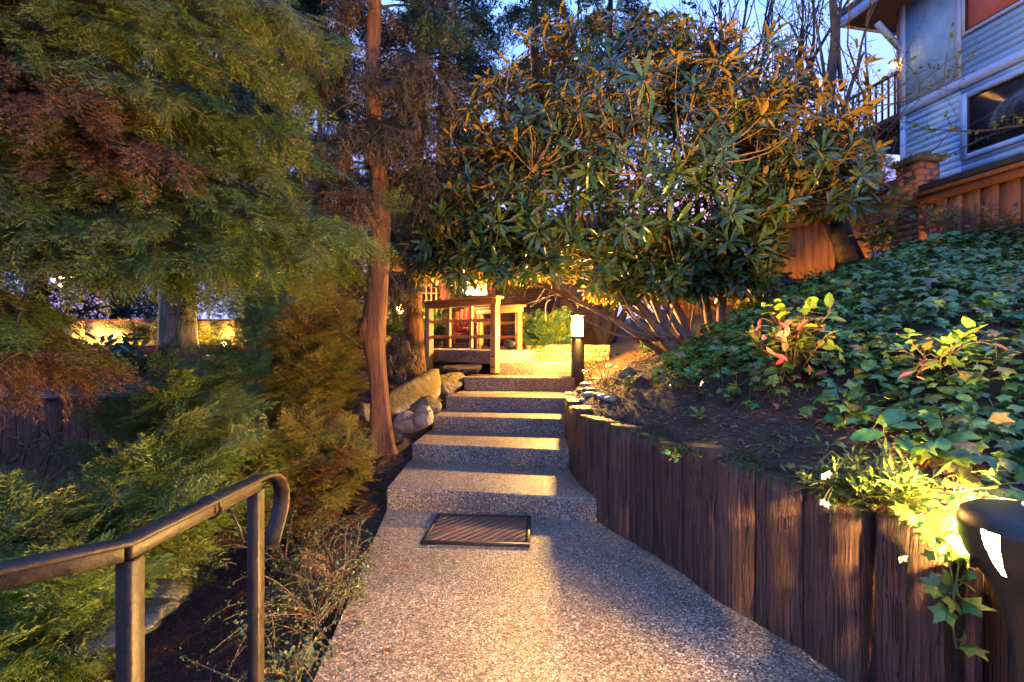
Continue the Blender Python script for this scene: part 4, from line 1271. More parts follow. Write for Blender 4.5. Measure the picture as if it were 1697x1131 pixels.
fol.add('con_olive', FR, np.tile([.3, -.6, .5], (5, 1)) + rng.normal(size=(5, 3)) * .3, np.tile(np.array(P(640, 350, 4.3)), (5, 1)), .28 * np.ones(5))
put('branch', wood, M['bark_dark'], cedar)
fol.write('crown', cedar)
# bare dead stubs
wood = MB()
for (px, py, ex, ey, dd) in ((612, 470, 560, 455, 4.3), (640, 455, 690, 470, 4.3), (600, 405, 572, 372, 4.3), (600, 170, 545, 195, 4.4), (632, 165, 690, 150, 4.4), (630, 440, 672, 500, 4.35), (600, 580, 540, 545, 4.5)):
    wood.tube(curve3(P(px, py, 4.5), P(ex, ey, dd), .05, 6), np.linspace(.014, .004, 6), 5)
put('dead_twigs', wood, M['bark_dark'], cedar)

# --- second reddish trunk behind it
b2 = P(684, 645, 6.4)
t2 = base_thing('cedar_tree', 'straight reddish brown trunk between the leaning cedar and the railing', 'tree', (b2.x, b2.y))
trunk(t2, [(b2.x, b2.y, gz(b2.x, b2.y) - .05), P(684, 560, 6.4), P(683, 470, 6.4), P(685, 380, 6.4), P(690, 250, 6.5), P(700, 80, 6.6), P(705, -150, 6.8), P(705, -400, 7)], [.15, .128, .12, .115, .11, .1, .09, .05], M['bark_red'], 8, ridge=.1)
fol, wood = Fol(), MB()
for (px, py, d_) in ((650, 480, 6.2), (655, 580, 6.0), (720, 300, 6.2), (640, 260, 6.6), (760, 200, 6.6), (790, 120, 6.6), (650, 120, 6.9), (830, 60, 6.8), (740, 20, 6.2), (700, 380, 5.9), (800, 250, 7.0), (640, 400, 6.6)):
    e = P(px, py, d_)
    bough(fol, wood, np.array(P(690, py - 25, 6.5)), e, ['con_dull'] if py > 450 else ['con_far', 'con_far', 'con_dull'], FRS, sec=8, sec_len=.5, nf=6, fs=.36, r0=.02, hang=py > 250)
put('branch', wood, M['bark_dark'], t2); fol.write('crown', t2)

# --- thin trunk
b3 = P(527, 640, 7.0)
t3 = base_thing('thin_cedar_tree', 'thin orange lit reddish trunk between the brown shrub and the leaning cedar', 'tree', (b3.x, b3.y))
trunk(t3, [(b3.x, b3.y, gz(b3.x, b3.y) - .1), P(527, 620, 7), P(524, 560, 7), P(525, 480, 7), P(527, 400, 7.05), P(530, 250, 7.2), P(530, 60, 7.4)], [.075, .06, .055, .05, .048, .04, .02], M['bark_red'], 15, sides=18, rings=40, ridge=.08)
fol, wood = Fol(), MB()
for (px, py, d_, m_) in ((570, 460, 6.6, 'con_dead'), (600, 470, 6.4, 'con_dull'), (590, 430, 6.8, 'con_dull'), (560, 500, 6.8, 'con_dull'), (480, 440, 6.8, 'con_olive'), (500, 380, 6.6, 'con_far'), (570, 360, 7.0, 'con_far'), (600, 300, 7.3, 'con_far'), (460, 300, 7.3, 'con_far'), (470, 240, 7.2, 'con_far'), (580, 220, 7.4, 'con_far')):
    e = P(px, py, d_)
    bough(fol, wood, np.array(P(528, py - 18, 7.1)), e, [m_], FRS, sec=7, sec_len=.42, nf=5, fs=.34, r0=.014, hang=m_ != 'con_olive')
wood.tube([P(528, 520, 7.02), P(528, 400, 7.06), P(530, 200, 7.25)], .012, 5)
put('branch', wood, M['bark_dark'], t3); fol.write('crown', t3)

# --- the thick grey trunk far left
b4 = P(298, 618, 8.9)
t4 = base_thing('fir_tree', 'thick grey flared trunk standing in front of the red boards', 'tree', (b4.x, b4.y))
trunk(t4, [(b4.x, b4.y, gz(b4.x, b4.y) - .12), P(300, 600, 8.9), P(296, 565, 8.9), P(295, 530, 8.9), P(296, 470, 8.9), P(300, 300, 9.0), P(302, 100, 9.1), P(300, -300, 9.3), P(300, -700, 9.6)], [.46, .36, .31, .29, .28, .26, .24, .18, .05], M['bark_grey'], 21, sides=36, ridge=.07)
fol, wood = Fol(), MB()
r4 = np.random.default_rng(4)
for k in range(46):
    z = 3.1 + 7.5 * (k / 46)
    a = k * 2.4 + r4.uniform(-.4, .4); L = r4.uniform(1.5, 3.0) * (1 - .06 * (z - 2))
    s0 = np.array([b4.x, b4.y, z + .3])
    e = s0 + np.array([math.cos(a) * L, math.sin(a) * L, -.3 - .22 * L])
    bough(fol, wood, s0, e, ['con_far', 'con_far', 'con_blue'], FRF, sec=11, sec_len=.95, nf=5, fs=.55, r0=.04, start=.2)
put('branch', wood, M['bark_dark'], t4); fol.write('crown', t4)

# --- near conifer hanging in from the upper left
nb = (-4.6, 3.0)
t5 = base_thing('hemlock_tree', 'large near conifer whose drooping olive and rust branches fill the upper left', 'tree', nb)
trunk(t5, [(nb[0], nb[1], gz(*nb) - .1), (nb[0], nb[1], 1.2), (nb[0] + .05, nb[1], 3), (nb[0], nb[1], 5.5), (nb[0], nb[1], 8.5)], [.36, .27, .24, .18, .04], M['bark_grey'], 27)
fol, wood = Fol(), MB()
GR, OL, DD, BL = ['con_green', 'con_olive'], ['con_olive', 'con_green'], ['con_dead'], ['con_blue', 'con_green']
for (px, py, d_, z0, mats, n_) in (
        (590, 375, 3.25, 2.6, GR, 15), (545, 405, 3.1, 2.4, GR, 14), (470, 425, 3.0, 2.2, GR, 14), (380, 440, 2.9, 2.2, GR, 13), (270, 440, 2.9, 2.1, GR, 12), (150, 425, 2.9, 2.1, GR, 11), (30, 420, 2.7, 2.0, GR, 10),
        (430, 380, 3.3, 2.4, GR, 14), (240, 440, 3.3, 2.3, GR, 12), (330, 430, 3.5, 2.2, GR, 13), (520, 350, 3.6, 2.5, BL, 14),
        (500, 235, 3.4, 3.1, BL, 14), (450, 275, 3.3, 2.9, OL, 13), (380, 230, 3.3, 3.1, OL, 13), (330, 185, 3.0, 3.5, OL, 12), (430, 110, 3.2, 3.8, OL, 14), (300, 95, 3.0, 3.8, OL, 12), (260, 20, 3.0, 4.2, OL, 12),
        (480, 20, 3.4, 4.3, OL, 14), (380, 10, 3.1, 4.3, OL, 13), (150, 30, 3.0, 4.3, GR, 11), (500, 120, 3.8, 4.0, BL, 12), (70, 60, 3.2, 4.1, BL, 10), (560, 60, 3.9, 4.4, OL, 13),
        (300, 260, 2.95, 2.9, DD, 13), (210, 165, 2.9, 3.3, DD, 12), (120, 95, 2.9, 3.7, OL, 11), (90, 205, 2.9, 3.2, ['con_dead','con_olive'], 10), (170, 245, 2.95, 2.9, DD, 11), (60, 320, 2.8, 2.6, OL, 9), (140, 300, 3.0, 2.7, ['con_dead', 'con_olive'], 10),
        (90, 600, 2.7, 1.4, DD, 8), (60, 585, 2.6, 1.3, DD, 9), (90, 560, 2.8, 1.5, ['con_olive', 'con_dead'], 10), (40, 520, 2.7, 1.6, GR, 9), (30, 250, 3.1, 3.0, BL, 9), (20, 130, 3.1, 3.6, BL, 9),
        (300, 300, 3.9, 2.9, ['con_blue'], 12), (180, 310, 3.9, 2.8, ['con_blue'], 11)):
    e = P(px, py, d_); s0 = np.array([nb[0] + .1, nb[1], z0 + .25])
    bough(fol, wood, s0, e, mats, FR, sag=.12, sec=n_ + 5, sec_len=.52, nf=7, fs=.27, droop=.55, r0=.028, start=.3)
put('branch', wood, M['bark_dark'], t5); fol.write('crown', t5)

# --- far conifers that close the background
def far_conifer(px, d_, top, rad, label, seed, m_=('con_far',), zlo=1.6, n=44, tr=.2, grp='tall conifers behind the garden'):
    x = (px - 848.5) * d_ / F
    t = base_thing('conifer_tree', label, 'tree', (x, d_), grp)
    z0 = gz(x, d_)
    trunk(t, [(x, d_, z0 - .2), (x, d_, z0 + top * .5), (x + .1, d_, z0 + top)], [tr, tr * .7, .03], M['bark_dark'], seed, sides=12, rings=20)
    fol, wood = Fol(), MB(); r = np.random.default_rng(seed)
    for k in range(n):
        f_ = k / n; z = z0 + zlo + (top - zlo) * f_
        a = k * 2.4 + r.uniform(-.5, .5); L = rad * (1.05 - .85 * f_) * r.uniform(.7, 1.15)
        s0 = np.array([x, d_, z]); e = s0 + np.array([math.cos(a) * L, math.sin(a) * L, -.12 - .25 * L * r.uniform(.4, 1.2)])
        bough(fol, wood, s0, e, list(m_), FRF, sec=9, sec_len=.45 * L + .2, nf=5, fs=.26 * rad ** .6 + .18, r0=.05, start=.15)
    put('branch', wood, M['bark_dark'], t); fol.write('crown', t)
far_conifer(60, 12.5, 13, 2.4, 'dark conifer furthest left behind the near branches', 61, zlo=.4, n=52)
far_conifer(455, 11.0, 13, 2.0, 'dark conifer left of the leaning cedar top', 62)
far_conifer(570, 13.5, 15, 2.2, 'dark conifer directly behind the leaning cedar', 63)
far_conifer(735, 12.0, 14, 1.9, 'blue green conifer right of the leaning cedar', 64, ('con_far', 'con_blue'))
far_conifer(885, 15.5, 17, 2.0, 'tall loose conifer against blue sky at the top centre', 65, ('con_far', 'con_olive'), n=40)
far_conifer(1010, 17.5, 18, 2.2, 'tall conifer behind the top of the big shrub', 66, n=40)
far_conifer(200, 14.5, 15, 2.6, 'dark conifer behind the thick grey trunk', 67, zlo=.4, n=54)

# --- small leafed deciduous trees
def deciduous(t, base, dirs, length, r0, depth, seed, leaf_m, leaf_n, leaf_s, wood_m, shrink=.74, spread=.6, gnarl=.18, up=.12, kids=(2, 3)):
    r = np.random.default_rng(seed); wood = MB(); lp, ld = [], []
    def grow(p, d, L, rad, k):
        pts = [p]; n = 6
        for i in range(n):
            d = d + r.normal(size=3) * gnarl * .5 + np.array([0, 0, up * .25]); d = d / np.linalg.norm(d)
            p = p + d * (L / n); pts.append(p)
        wood.tube(pts, np.linspace(rad, rad * .62, n + 1), 8 if k >= depth - 1 else 5 if k > 1 else 4, False)
        if k <= 2:
            for q in range(leaf_n):
                i = r.integers(1, n + 1); lp.append(pts[i] + r.normal(size=3) * .02); ld.append(d * .5 + r.normal(size=3) * .8)
        if k == 0: return
        for q in range(r.integers(kids[0], kids[1] + 1)):
            i = n if q == 0 else r.integers(n // 2, n + 1)
            nd = d + unit(r.normal(size=3)[None])[0] * spread * (1 if q else .5)
            grow(pts[i], nd / np.linalg.norm(nd), L * shrink * r.uniform(.8, 1.15), rad * (.62 if q == 0 else .48), k - 1)
    for d in dirs: grow(np.array(base, float), unit(np.array(d, float)[None])[0], length * r.uniform(.85, 1.1), r0, depth)
    put('trunk', wood, M[wood_m], t)
    if leaf_n and lp:
        mb = MB(); n = len(lp)
        mb.inst(LEAF, frames(np.array(ld), r.normal(size=(n, 3)) + np.array([0, 0, .8]), leaf_s * r.uniform(.6, 1.3, n)), np.array(lp))
        put('crown', mb, M[leaf_m], t)
def leaf_tpl(hw, droop=.12, fold=.05, rows=(0, .2, .5, .8, 1), prof=(.08, .75, 1, .62, 0)):
    V, T = [], []
    for t, w_ in zip(rows, prof):
        z = -droop * t * t
        V += [(t, -hw * w_, z + fold * w_), (t, 0, z), (t, hw * w_, z + fold * w_)]
    for i in range(len(rows) - 1):
        a = i * 3
        for k in (0, 1): T += [(a + k, a + 3 + k, a + 4 + k), (a + k, a + 4 + k, a + k + 1)]
    return np.array(V), np.array(T)
LEAF = leaf_tpl(.3, rows=(0, .45, 1), prof=(.1, 1, 0))
x8, y8 = 2.1, 10.5
td = base_thing('small_leaved_tree', 'pale green small leaved tree rising behind the big shrub', 'tree', (x8, y8))
deciduous(td, (x8, y8, gz(x8, y8)), [(.1, 0, 1), (.35, -.1, 1), (-.3, 0, 1), (.7, .1, 1)], 2.6, .11, 5, 5, 'broad_far', 9, .12, 'bark_dark', up=.2)
x9, y9 = 4.6, 8.4
tm = base_thing('bare_maple_tree', 'bare multi stemmed tree with budding twigs left of the house', 'tree', (x9, y9))
deciduous(tm, (x9, y9, gz(x9, y9)), [(-.12, -.05, 1), (.1, 0, 1), (.28, -.15, 1), (-.3, 0, 1)], 2.3, .085, 5, 12, 'broad_far', 1, .055, 'bark_dark', spread=.55, up=.22)
x10, y10 = 5.7, 7.6
tt_ = base_thing('budding_tree', 'slender tree whose thin budding twigs cross in front of the house', 'tree', (x10, y10))
deciduous(tt_, (x10, y10, gz(x10, y10)), [(.25, -.35, .8), (.1, -.2, 1), (-.1, -.1, 1)], 1.9, .045, 4, 33, 'broad_far', 2, .06, 'twig', spread=.75, up=.08)
# long mossy twig in front of the lower window
bt = thing('long_twig_branch', 'long thin mossy branch reaching across the lower house window', 'branch', P(1560, 235, 5.6))
w_ = MB(); a0 = np.array(P(1760, 205, 5.0)); 
c_ = curve3(a0, P(1508, 218, 5.8), -.02, 14); c_[:, 2] += np.sin(np.linspace(0, 9, 14)) * .02
w_.tube(c_, np.linspace(.018, .004, 14), 6)
mbl = MB(); lp, ld = [], []
for k in range(9):
    i = 3 + k; s_ = c_[min(i, 13)]; e_ = s_ + np.array([-.16, rng.uniform(-.1, .1), rng.uniform(-.16, .24)])
    w_.tube(curve3(s_, e_, .02, 4), np.linspace(.005, .002, 4), 4, False)
    for q in range(5): lp.append(s_ + (e_ - s_) * rng.uniform(.4, 1)); ld.append(rng.normal(size=3))
put('branch', w_, M['bark_dark'], bt)
put('leaves', mbl.inst(LEAF, frames(np.array(ld), rng.normal(size=(len(lp), 3)), .06 * np.ones(len(lp))), np.array(lp)), M['lime'], bt)

# lime green mossy shrub behind the pillar
x11, y11 = 4.55, 6.35
ls = base_thing('lime_shrub', 'lime green feathery shrub just left of the brick pillar', 'shrub', (x11, y11))
fol, wood = Fol(), MB()
for k in range(26):
    a = k * 2.4; s0 = np.array([x11, y11, 2.4]); e = np.array([x11 + math.cos(a) * rng.uniform(.2, .62), y11 + math.sin(a) * .5, rng.uniform(3.1, 4.05)])
    bough(fol, wood, s0, e, ['lime'], FRS, sec=7, sec_len=.3, nf=5, fs=.22, r0=.014, start=.5, droop=.5)
put('stem', wood, M['bark_dark'], ls); fol.write('foliage', ls)

# leaning dark trunk at the back of the ivy
b12 = P(1412, 452, 5.5); b12.z = gz(b12.x, b12.y) - .05
t12 = thing('dark_tree', 'short dark tree trunk leaning left at the back edge of the ivy', 'tree', b12)
trunk(t12, [b12, P(1408, 430, 5.5), P(1396, 395, 5.5), P(1385, 350, 5.55), P(1380, 280, 5.7), P(1370, 180, 5.9), P(1385, 60, 6.1), P(1375, -60, 6.3)], [.15, .125, .115, .1, .085, .07, .05, .03], M['bark_dark'], 44, sides=20, rings=44)
w_ = MB()
for (a, b, r0) in (((1381, 290, 5.7), (1430, 90, 6.0), .045), ((1372, 190, 5.9), (1310, 40, 6.2), .035), ((1385, 350, 5.6), (1345, 200, 5.9), .04), ((1380, 240, 5.8), (1350, 20, 5.9), .03), ((1420, 130, 5.95), (1455, 0, 6.1), .02), ((1395, 150, 5.9), (1400, -30, 6.2), .03)):
    w_.tube(curve3(P(*a), P(*b), .06, 8, .05), np.linspace(r0, r0 * .35, 8), 7)
put('limb', w_, M['bark_dark'], t12)
# ------------------------------------------------------------------ the big rhododendron
rb_ = P(1135, 578, 4.35); rb_.z = gz(rb_.x, rb_.y)
rh = thing('rhododendron', 'large glossy leaved rhododendron spreading over the lamp and the steps', 'shrub', rb_)
RL = leaf_tpl(.112, .16, .028, rows=(0, .12, .35, .62, .85, 1), prof=(.12, .42, .9, 1, .6, 0))
ell = [((1.45, 5.2, 3.05), (1.9, 1.45, 1.25), 1.0), ((.15, 5.35, 2.62), (1.15, 1.1, .85), .5), ((2.75, 5.1, 2.85), (1.15, 1.0, 1.0), .45), ((1.2, 5.3, 4.35), (1.05, .8, .75), .34), ((-.55, 5.55, 2.2), (.62, .7, .42), .2), ((2.35, 5.2, 4.0), (.9, .8, .55), .22), ((.9, 5.0, 2.0), (1.1, .8, .35), .22), ((2.1, 4.7, 2.05), (.85, .5, .42), .26), ((-.35, 5.4, 2.15), (.85, .7, .42), .3), ((2.75, 4.9, 2.15), (.6, .5, .4), .16), ((3.3, 5.2, 3.1), (.6, .6, .55), .16), ((.2, 5.0, 3.5), (.9, .7, .6), .2), ((.55, 6.3, 2.12), (1.5, .75, .34), .55), ((1.5, 6.0, 2.3), (1.2, .9, .5), .3), ((1.75, 4.65, 1.95), (.9, .4, .32), .26), ((3.35, 5.15, 2.55), (.7, .6, .5), .22), ((-.6, 5.5, 2.5), (.7, .7, .5), .22)]
r_ = np.random.default_rng(99)
pos, axs = [], []
for c, a, wgt in ell:
    n = int(640 * wgt / 1.0 * 1.16)
    u = unit(r_.normal(size=(n * 2, 3))); u = u[u[:, 2] > -.75][:n]
    rad = r_.uniform(.55, 1.05, len(u)) ** .6
    p = np.array(c) + u * np.array(a) * rad[:, None]
    # front half gets more of them
    keep = (p[:, 1] < 5.9 + 1.2 * (p[:, 2] < 2.6)) & (p[:, 2] > 1.72)
    p, u = p[keep], u[keep]
    ax_ = unit(u * np.array([.75, .75, .6]) + np.array([0, -.12, .5]) + r_.normal(size=p.shape) * .25)
    pos.append(p); axs.append(ax_)
pos, axs = np.concatenate(pos), np.concatenate(axs)
pick = r_.choice(len(pos), 150, replace=False)
pos[pick] += axs[pick] * r_.uniform(.15, .55, (150, 1))
pick = r_.choice(len(pos), len(pos) // 5, replace=False)
keep = np.ones(len(pos), bool); keep[pick] = False
pos, axs = pos[keep], axs[keep]
extra = np.array([tuple(P(px, py, d)) for px, py, d in ((1030, 20, 5.3), (1060, 60, 5.1), (990, 50, 5.3), (1090, 25, 5.4), (1010, 90, 5.0), (940, 90, 5.2), (880, 130, 5.2), (1150, 60, 5.2), (1220, 70, 5.2), (1330, 100, 5.0), (1430, 110, 4.8), (1420, 80, 4.9), (1450, 150, 4.8), (1360, 150, 4.9), (1280, 60, 5.2), (840, 180, 5.2), (790, 240, 5.3), (740, 300, 5.4), (700, 360, 5.5), (690, 400, 5.6), (1120, 110, 4.8), (1200, 120, 4.8))])
pos = np.concatenate([pos, extra]); axs = np.concatenate([axs, unit(np.tile([0, -.3, 1.], (len(extra), 1)) + r_.normal(size=(len(extra), 3)) * .3)])
# stay clear of the lamp and of the view through to the bridge
prj_x = 848.5 + F * pos[:, 0] / pos[:, 1]; prj_y = 565.5 - F * (pos[:, 2] - EYE) / pos[:, 1]
keep = ~((prj_x > 690) & (prj_x < 975) & (prj_y > 458)) & ~((prj_x > 1285) & (prj_y > 350)) & ~((prj_x > 1500)) & ~((prj_x > 900) & (prj_x < 1120) & (prj_y > 500))
edge_cut = np.interp(prj_x, [660, 760, 850, 900], [385, 250, 140, 90])
keep &= prj_y > edge_cut - 60
pos, axs = pos[keep], axs[keep]
# branches: stems from the base into the crown, then twigs to the nearest node
wood = MB(); nodes = []
base = np.array(rb_)
stems = [((1.15, 4.9, 2.1), (.3, 5.3, 2.6)), ((1.5, 5.0, 2.3), (1.4, 5.2, 3.1)), ((2.1, 4.8, 2.1), (2.7, 5.0, 2.9)), ((.8, 4.9, 1.75), (-.3, 5.4, 2.2)), ((1.3, 4.75, 2.0), (.9, 5.0, 3.0)), ((1.9, 5.1, 2.4), (2.2, 5.2, 3.6)), ((1.4, 5.2, 2.5), (1.2, 5.4, 4.0)), ((.95, 4.6, 1.85), (.45, 4.8, 2.2))]
for k, (m1, m2) in enumerate(stems):
    b0 = base + np.array([.26 * (k % 3) - .1, .14 * (k % 2), -.06])
    t = np.linspace(0, 1, 14)[:, None]
    c = (1 - t) ** 2 * b0 + 2 * t * (1 - t) * np.array(m1) + t * t * np.array(m2)
    c += np.stack([sn(c + k, 2.2, 70 + k, 2), sn(c + k, 2.2, 80 + k, 2), 0 * t[:, 0]], -1) * .05
    r0 = [.055, .05, .048, .035, .04, .045, .04, .03][k]
    wood.tube(c, np.linspace(r0, r0 * .35, 14), 9)
    nodes += list(c[4:])
put('trunk', wood, M['rhodo_bark'], rh, smooth=True)
wood = MB()
order = r_.permutation(len(pos))
nodes = np.array(nodes)
for cnt, i in enumerate(order):
    p = pos[i]; e = p - axs[i] * .02
    dd = np.linalg.norm(nodes - p, axis=1) + .35 * np.maximum(0, nodes[:, 2] - p[2])
    j = int(np.argmin(dd)); q = nodes[j]
    big = cnt < 70
    mid = p - axs[i] * min(.35, .5 * dd[j])
    t = np.linspace(0, 1, 7 if big else 5)[:, None]
    c = (1 - t) ** 2 * q + 2 * t * (1 - t) * mid + t * t * e
    r0 = .016 if big else .008
    wood.tube(c, np.linspace(r0, .004, len(c)), 5 if big else 4, False)
    if big: nodes = np.concatenate([nodes, c[2:-1]])
# a tangle of bare lower twigs lit by the lamp
for k in range(90):
    s_ = np.array([r_.uniform(.3, 2.1), r_.uniform(4.6, 5.7), r_.uniform(1.75, 2.2)])
    e_ = s_ + np.array([r_.uniform(-.5, .3), r_.uniform(-.3, .3), r_.uniform(-.42, .1)])
    if abs(e_[0] - .845) < .25 and abs(e_[1] - 5.92) < .4: continue
    wood.tube(curve3(s_, e_, r_.uniform(-.1, .1), 6, r_.uniform(-.08, .08)), np.linspace(.009, .003, 6), 4, False)
for k in range(12):
    s_ = base + np.array([r_.uniform(-.3, .3), r_.uniform(-.1, .3), .1]); e_ = s_ + np.array([r_.uniform(-1.1, .2), r_.uniform(0, .5), r_.uniform(.25, .75)])
    wood.tube(curve3(s_, e_, -.12, 8, r_.uniform(-.12, .12)), np.linspace(.016, .006, 8), 5, False)
put('branch', wood, M['rhodo_bark'], rh)
LP, LM_, = [], []
for p, a in zip(pos, axs):
    n = r_.integers(7, 12); az = r_.uniform(0, 6.28)
    t1 = unit(np.cross(a, [.3, .2, 1.0])[None])[0]; t2 = np.cross(a, t1)
    for k in range(n):
        an = az + k * 2.39996; up_ = r_.uniform(-.35, .75) if k > 2 else r_.uniform(.5, 1.3)
        d = unit((t1 * math.cos(an) + t2 * math.sin(an) + a * up_ + np.array([0, 0, -.12]))[None])[0]
        LP.append(p + a * r_.uniform(-.03, .02) + d * .015); LM_.append(frames(d[None], (a + np.array([0, 0, .25]) + r_.normal(size=3) * .18)[None], np.array([r_.uniform(.125, .22)]))[0])
LP, LM_ = np.array(LP), np.array(LM_)
# the 300 leaves that show largest are parts of their own
depth = LP[:, 1]; prj = LM_[:, :, 0]
size_px = np.linalg.norm(np.stack([prj[:, 0], prj[:, 2]], -1), axis=1) / depth
xx = 848.5 + F * LP[:, 0] / depth; yy = 565.5 - F * (LP[:, 2] - EYE) / depth
size_px[(xx < 0) | (xx > 1697) | (yy < 10)] = 0
# only leaves on the near side of the crown (few other leaves in front of them)
cell = {}
for i in np.argsort(depth):
    key = (int(xx[i] // 16), int(yy[i] // 16)); cell[key] = cell.get(key, 0) + 1
    if cell[key] > 1: size_px[i] *= .3
top = np.argsort(-size_px)[:300]
rest = np.setdiff1d(np.arange(len(LP)), top)
lme = bpy.data.meshes.new('leaf'); lme.from_pydata(RL[0].tolist(), [], RL[1].tolist()); lme.materials.append(M['rhodo'])
def leaf_objs(parent, me, idx, LPs, LMs, name='leaf'):
    for i in idx:
        o = bpy.data.objects.new(name, me); col.objects.link(o); o.parent = parent
        m3 = Matrix(LMs[i].tolist())
        o.matrix_local = Matrix.Translation(Vector(LPs[i]) - world_org(parent)) @ m3.to_4x4()
leaf_objs(rh, lme, top, LP, LM_)
o = put('foliage', MB().inst(RL, LM_[rest], LP[rest]), M['rhodo'], rh); o['kind'] = 'stuff'

# ------------------------------------------------------------------ ivy on the slope
def ivy_tpl(seed):
    r = np.random.default_rng(seed)
    pts = [(0, 1), (27, .52), (58, .82), (92, .48), (128, .62), (160, .34)]
    ang = [(a, d) for a, d in pts] + [(-a, d) for a, d in reversed(pts[1:])]
    V = [(.28, 0, .03)]
    for a, d in ang:
        d = d * r.uniform(.9, 1.1)
        V.append((.28 + .72 * d * math.cos(R(a)), .72 * d * math.sin(R(a)), -.16 * d * d + r.uniform(-.03, .03)))
    n = len(ang)
    return np.array(V), np.array([(0, i + 1, (i + 1) % n + 1) for i in range(n)])
IV = [ivy_tpl(k) for k in range(4)]
OV = leaf_tpl(.3, .14, .05)
NI = 50000
x = rng.uniform(.4, 6.2, NI); y = rng.uniform(1.35, 7.6, NI)
d_, _ = wall_dist(x, y)
dmin = np.interp(y, [1.3, 1.75, 2.0, 2.3, 2.7, 3.3, 3.8, 4.3, 4.7, 5.4], [.05, .16, .40, .58, .56, .48, .60, 1.0, 1.5, 2.6])
p3 = np.stack([x, y, 0 * x], -1)
nzv = sn(p3, 1.4, 21, 3)
dens = np.clip((d_ - dmin + nzv * .22) * 5, 0, 1) * np.clip(1.0 + .6 * sn(p3, 3.0, 31, 2), .35, 1)
gap = np.exp(-((x - 1.62) ** 2 + (y - 2.55) ** 2) / .09)
fence_d = (x - F0[0]) * FN[0] + (y - F0[1]) * FN[1]
px_ = 848.5 + F * x / y
ok = (rng.uniform(0, 1, NI) < dens * (1 - .8 * gap) * .75) & (fence_d < -.05) & (px_ < 1850)
x, y, d_ = x[ok], y[ok], d_[ok]
z = ground_h(x, y)
lift = rng.uniform(.015, .13, len(x)) + .05 * np.clip(sn(np.stack([x, y, 0 * x], -1), 2.6, 41, 2), -1, 1)
pos = np.stack([x, y, z + np.maximum(lift, .01)], -1)
n = len(pos)
az = rng.uniform(0, 6.28, n)
dirs = np.stack([np.cos(az), np.sin(az), rng.uniform(-.55, .15, n)], -1) + np.array([-.25, -.45, -.1])
ups = np.array([-.25, -.3, 1.]) + rng.normal(size=(n, 3)) * .38
sz = rng.uniform(.036, .086, n) * np.where(rng.random(n) < .12, 1.35, 1)
mb = MB()
pick = rng.integers(0, 5, n)
for k in range(4): mb.inst(IV[k], frames(dirs[pick == k], ups[pick == k], sz[pick == k]), pos[pick == k])
mb.inst(OV, frames(dirs[pick == 4], ups[pick == 4], sz[pick == 4] * 1.15), pos[pick == 4])
kind(put('ivy', mb, M['ivy']), 'stuff', 'dense glossy ivy covering the slope on the right')
# stems under the ivy leaves
mb = MB()
for i in rng.choice(n, 900, replace=False):
    s_ = np.array([pos[i, 0] + rng.uniform(-.05, .05), pos[i, 1] + rng.uniform(-.05, .05), 0]); s_[2] = gz(s_[0], s_[1])
    mb.tube([s_, pos[i] * .5 + s_ * .5 + np.array([.01, .01, .015]), pos[i]], .0022, 3, False)
kind(put('ivy_stems', mb, M['greentwig']), 'stuff', 'thin stems between the ivy leaves')

# ------------------------------------------------------------------ leafy plants with leaves of their own
def leaf_mesh(name, tpl, m):
    me = bpy.data.meshes.new(name); me.from_pydata(tpl[0].tolist(), [], tpl[1].tolist()); me.materials.append(m); return me
def leafy(name, label, cat, base, stems, tpls, nleaf, size, mats, wood_m='greentwig', stem_r=.004, up=(0, 0, 1), group=None, upbias=.3, limit=300, start=.3, down=0.0):
    """stems: list of end points; leaves as single objects along them"""
    t = thing(name, label, cat, base, group)
    w_ = MB(); mes = [leaf_mesh('leaf', tp, M[m]) for tp in tpls for m in mats]
    LPs, LMs, LK = [], [], []
    for e in stems:
        b = np.array(base); e = np.array(e, float)
        L = np.linalg.norm(e - b)
        c = curve3(b, e, .12 * L, 8, rng.uniform(-.12, .12) * L)
        w_.tube(c, np.linspace(stem_r, stem_r * .4, 8), 5)
        for k in range(nleaf):
            q = start + (1 - start) * (k + rng.uniform(0, 1)) / nleaf
            i = q * 7; i0 = min(int(i), 6); p = c[i0] + (c[i0 + 1] - c[i0]) * (i - i0)
            dd = rng.normal(size=3); dd[2] *= .5; dd = unit((dd + unit((e - b)[None])[0] * .5 + np.array([0, 0, upbias]) - np.array([0, 0, down]))[None])[0]
            pl = p + dd * rng.uniform(.008, .03)
            w_.tube([p, pl], .0014, 3, False)
            LPs.append(pl); LMs.append(frames(dd[None], (np.array(up) + rng.normal(size=3) * .35)[None], np.array([size * rng.uniform(.7, 1.25)]))[0]); LK.append(rng.integers(0, len(mes)))
    put('stems', w_, M[wood_m], t)
    for i in range(min(limit, len(LPs))):
        leaf_objs(t, mes[LK[i]], [i], LPs, LMs)
    return t
def on_hill(px, d_): 
    x = (px - 848.5) * d_ / F
    return np.array([x, d_, gz(x, d_)])

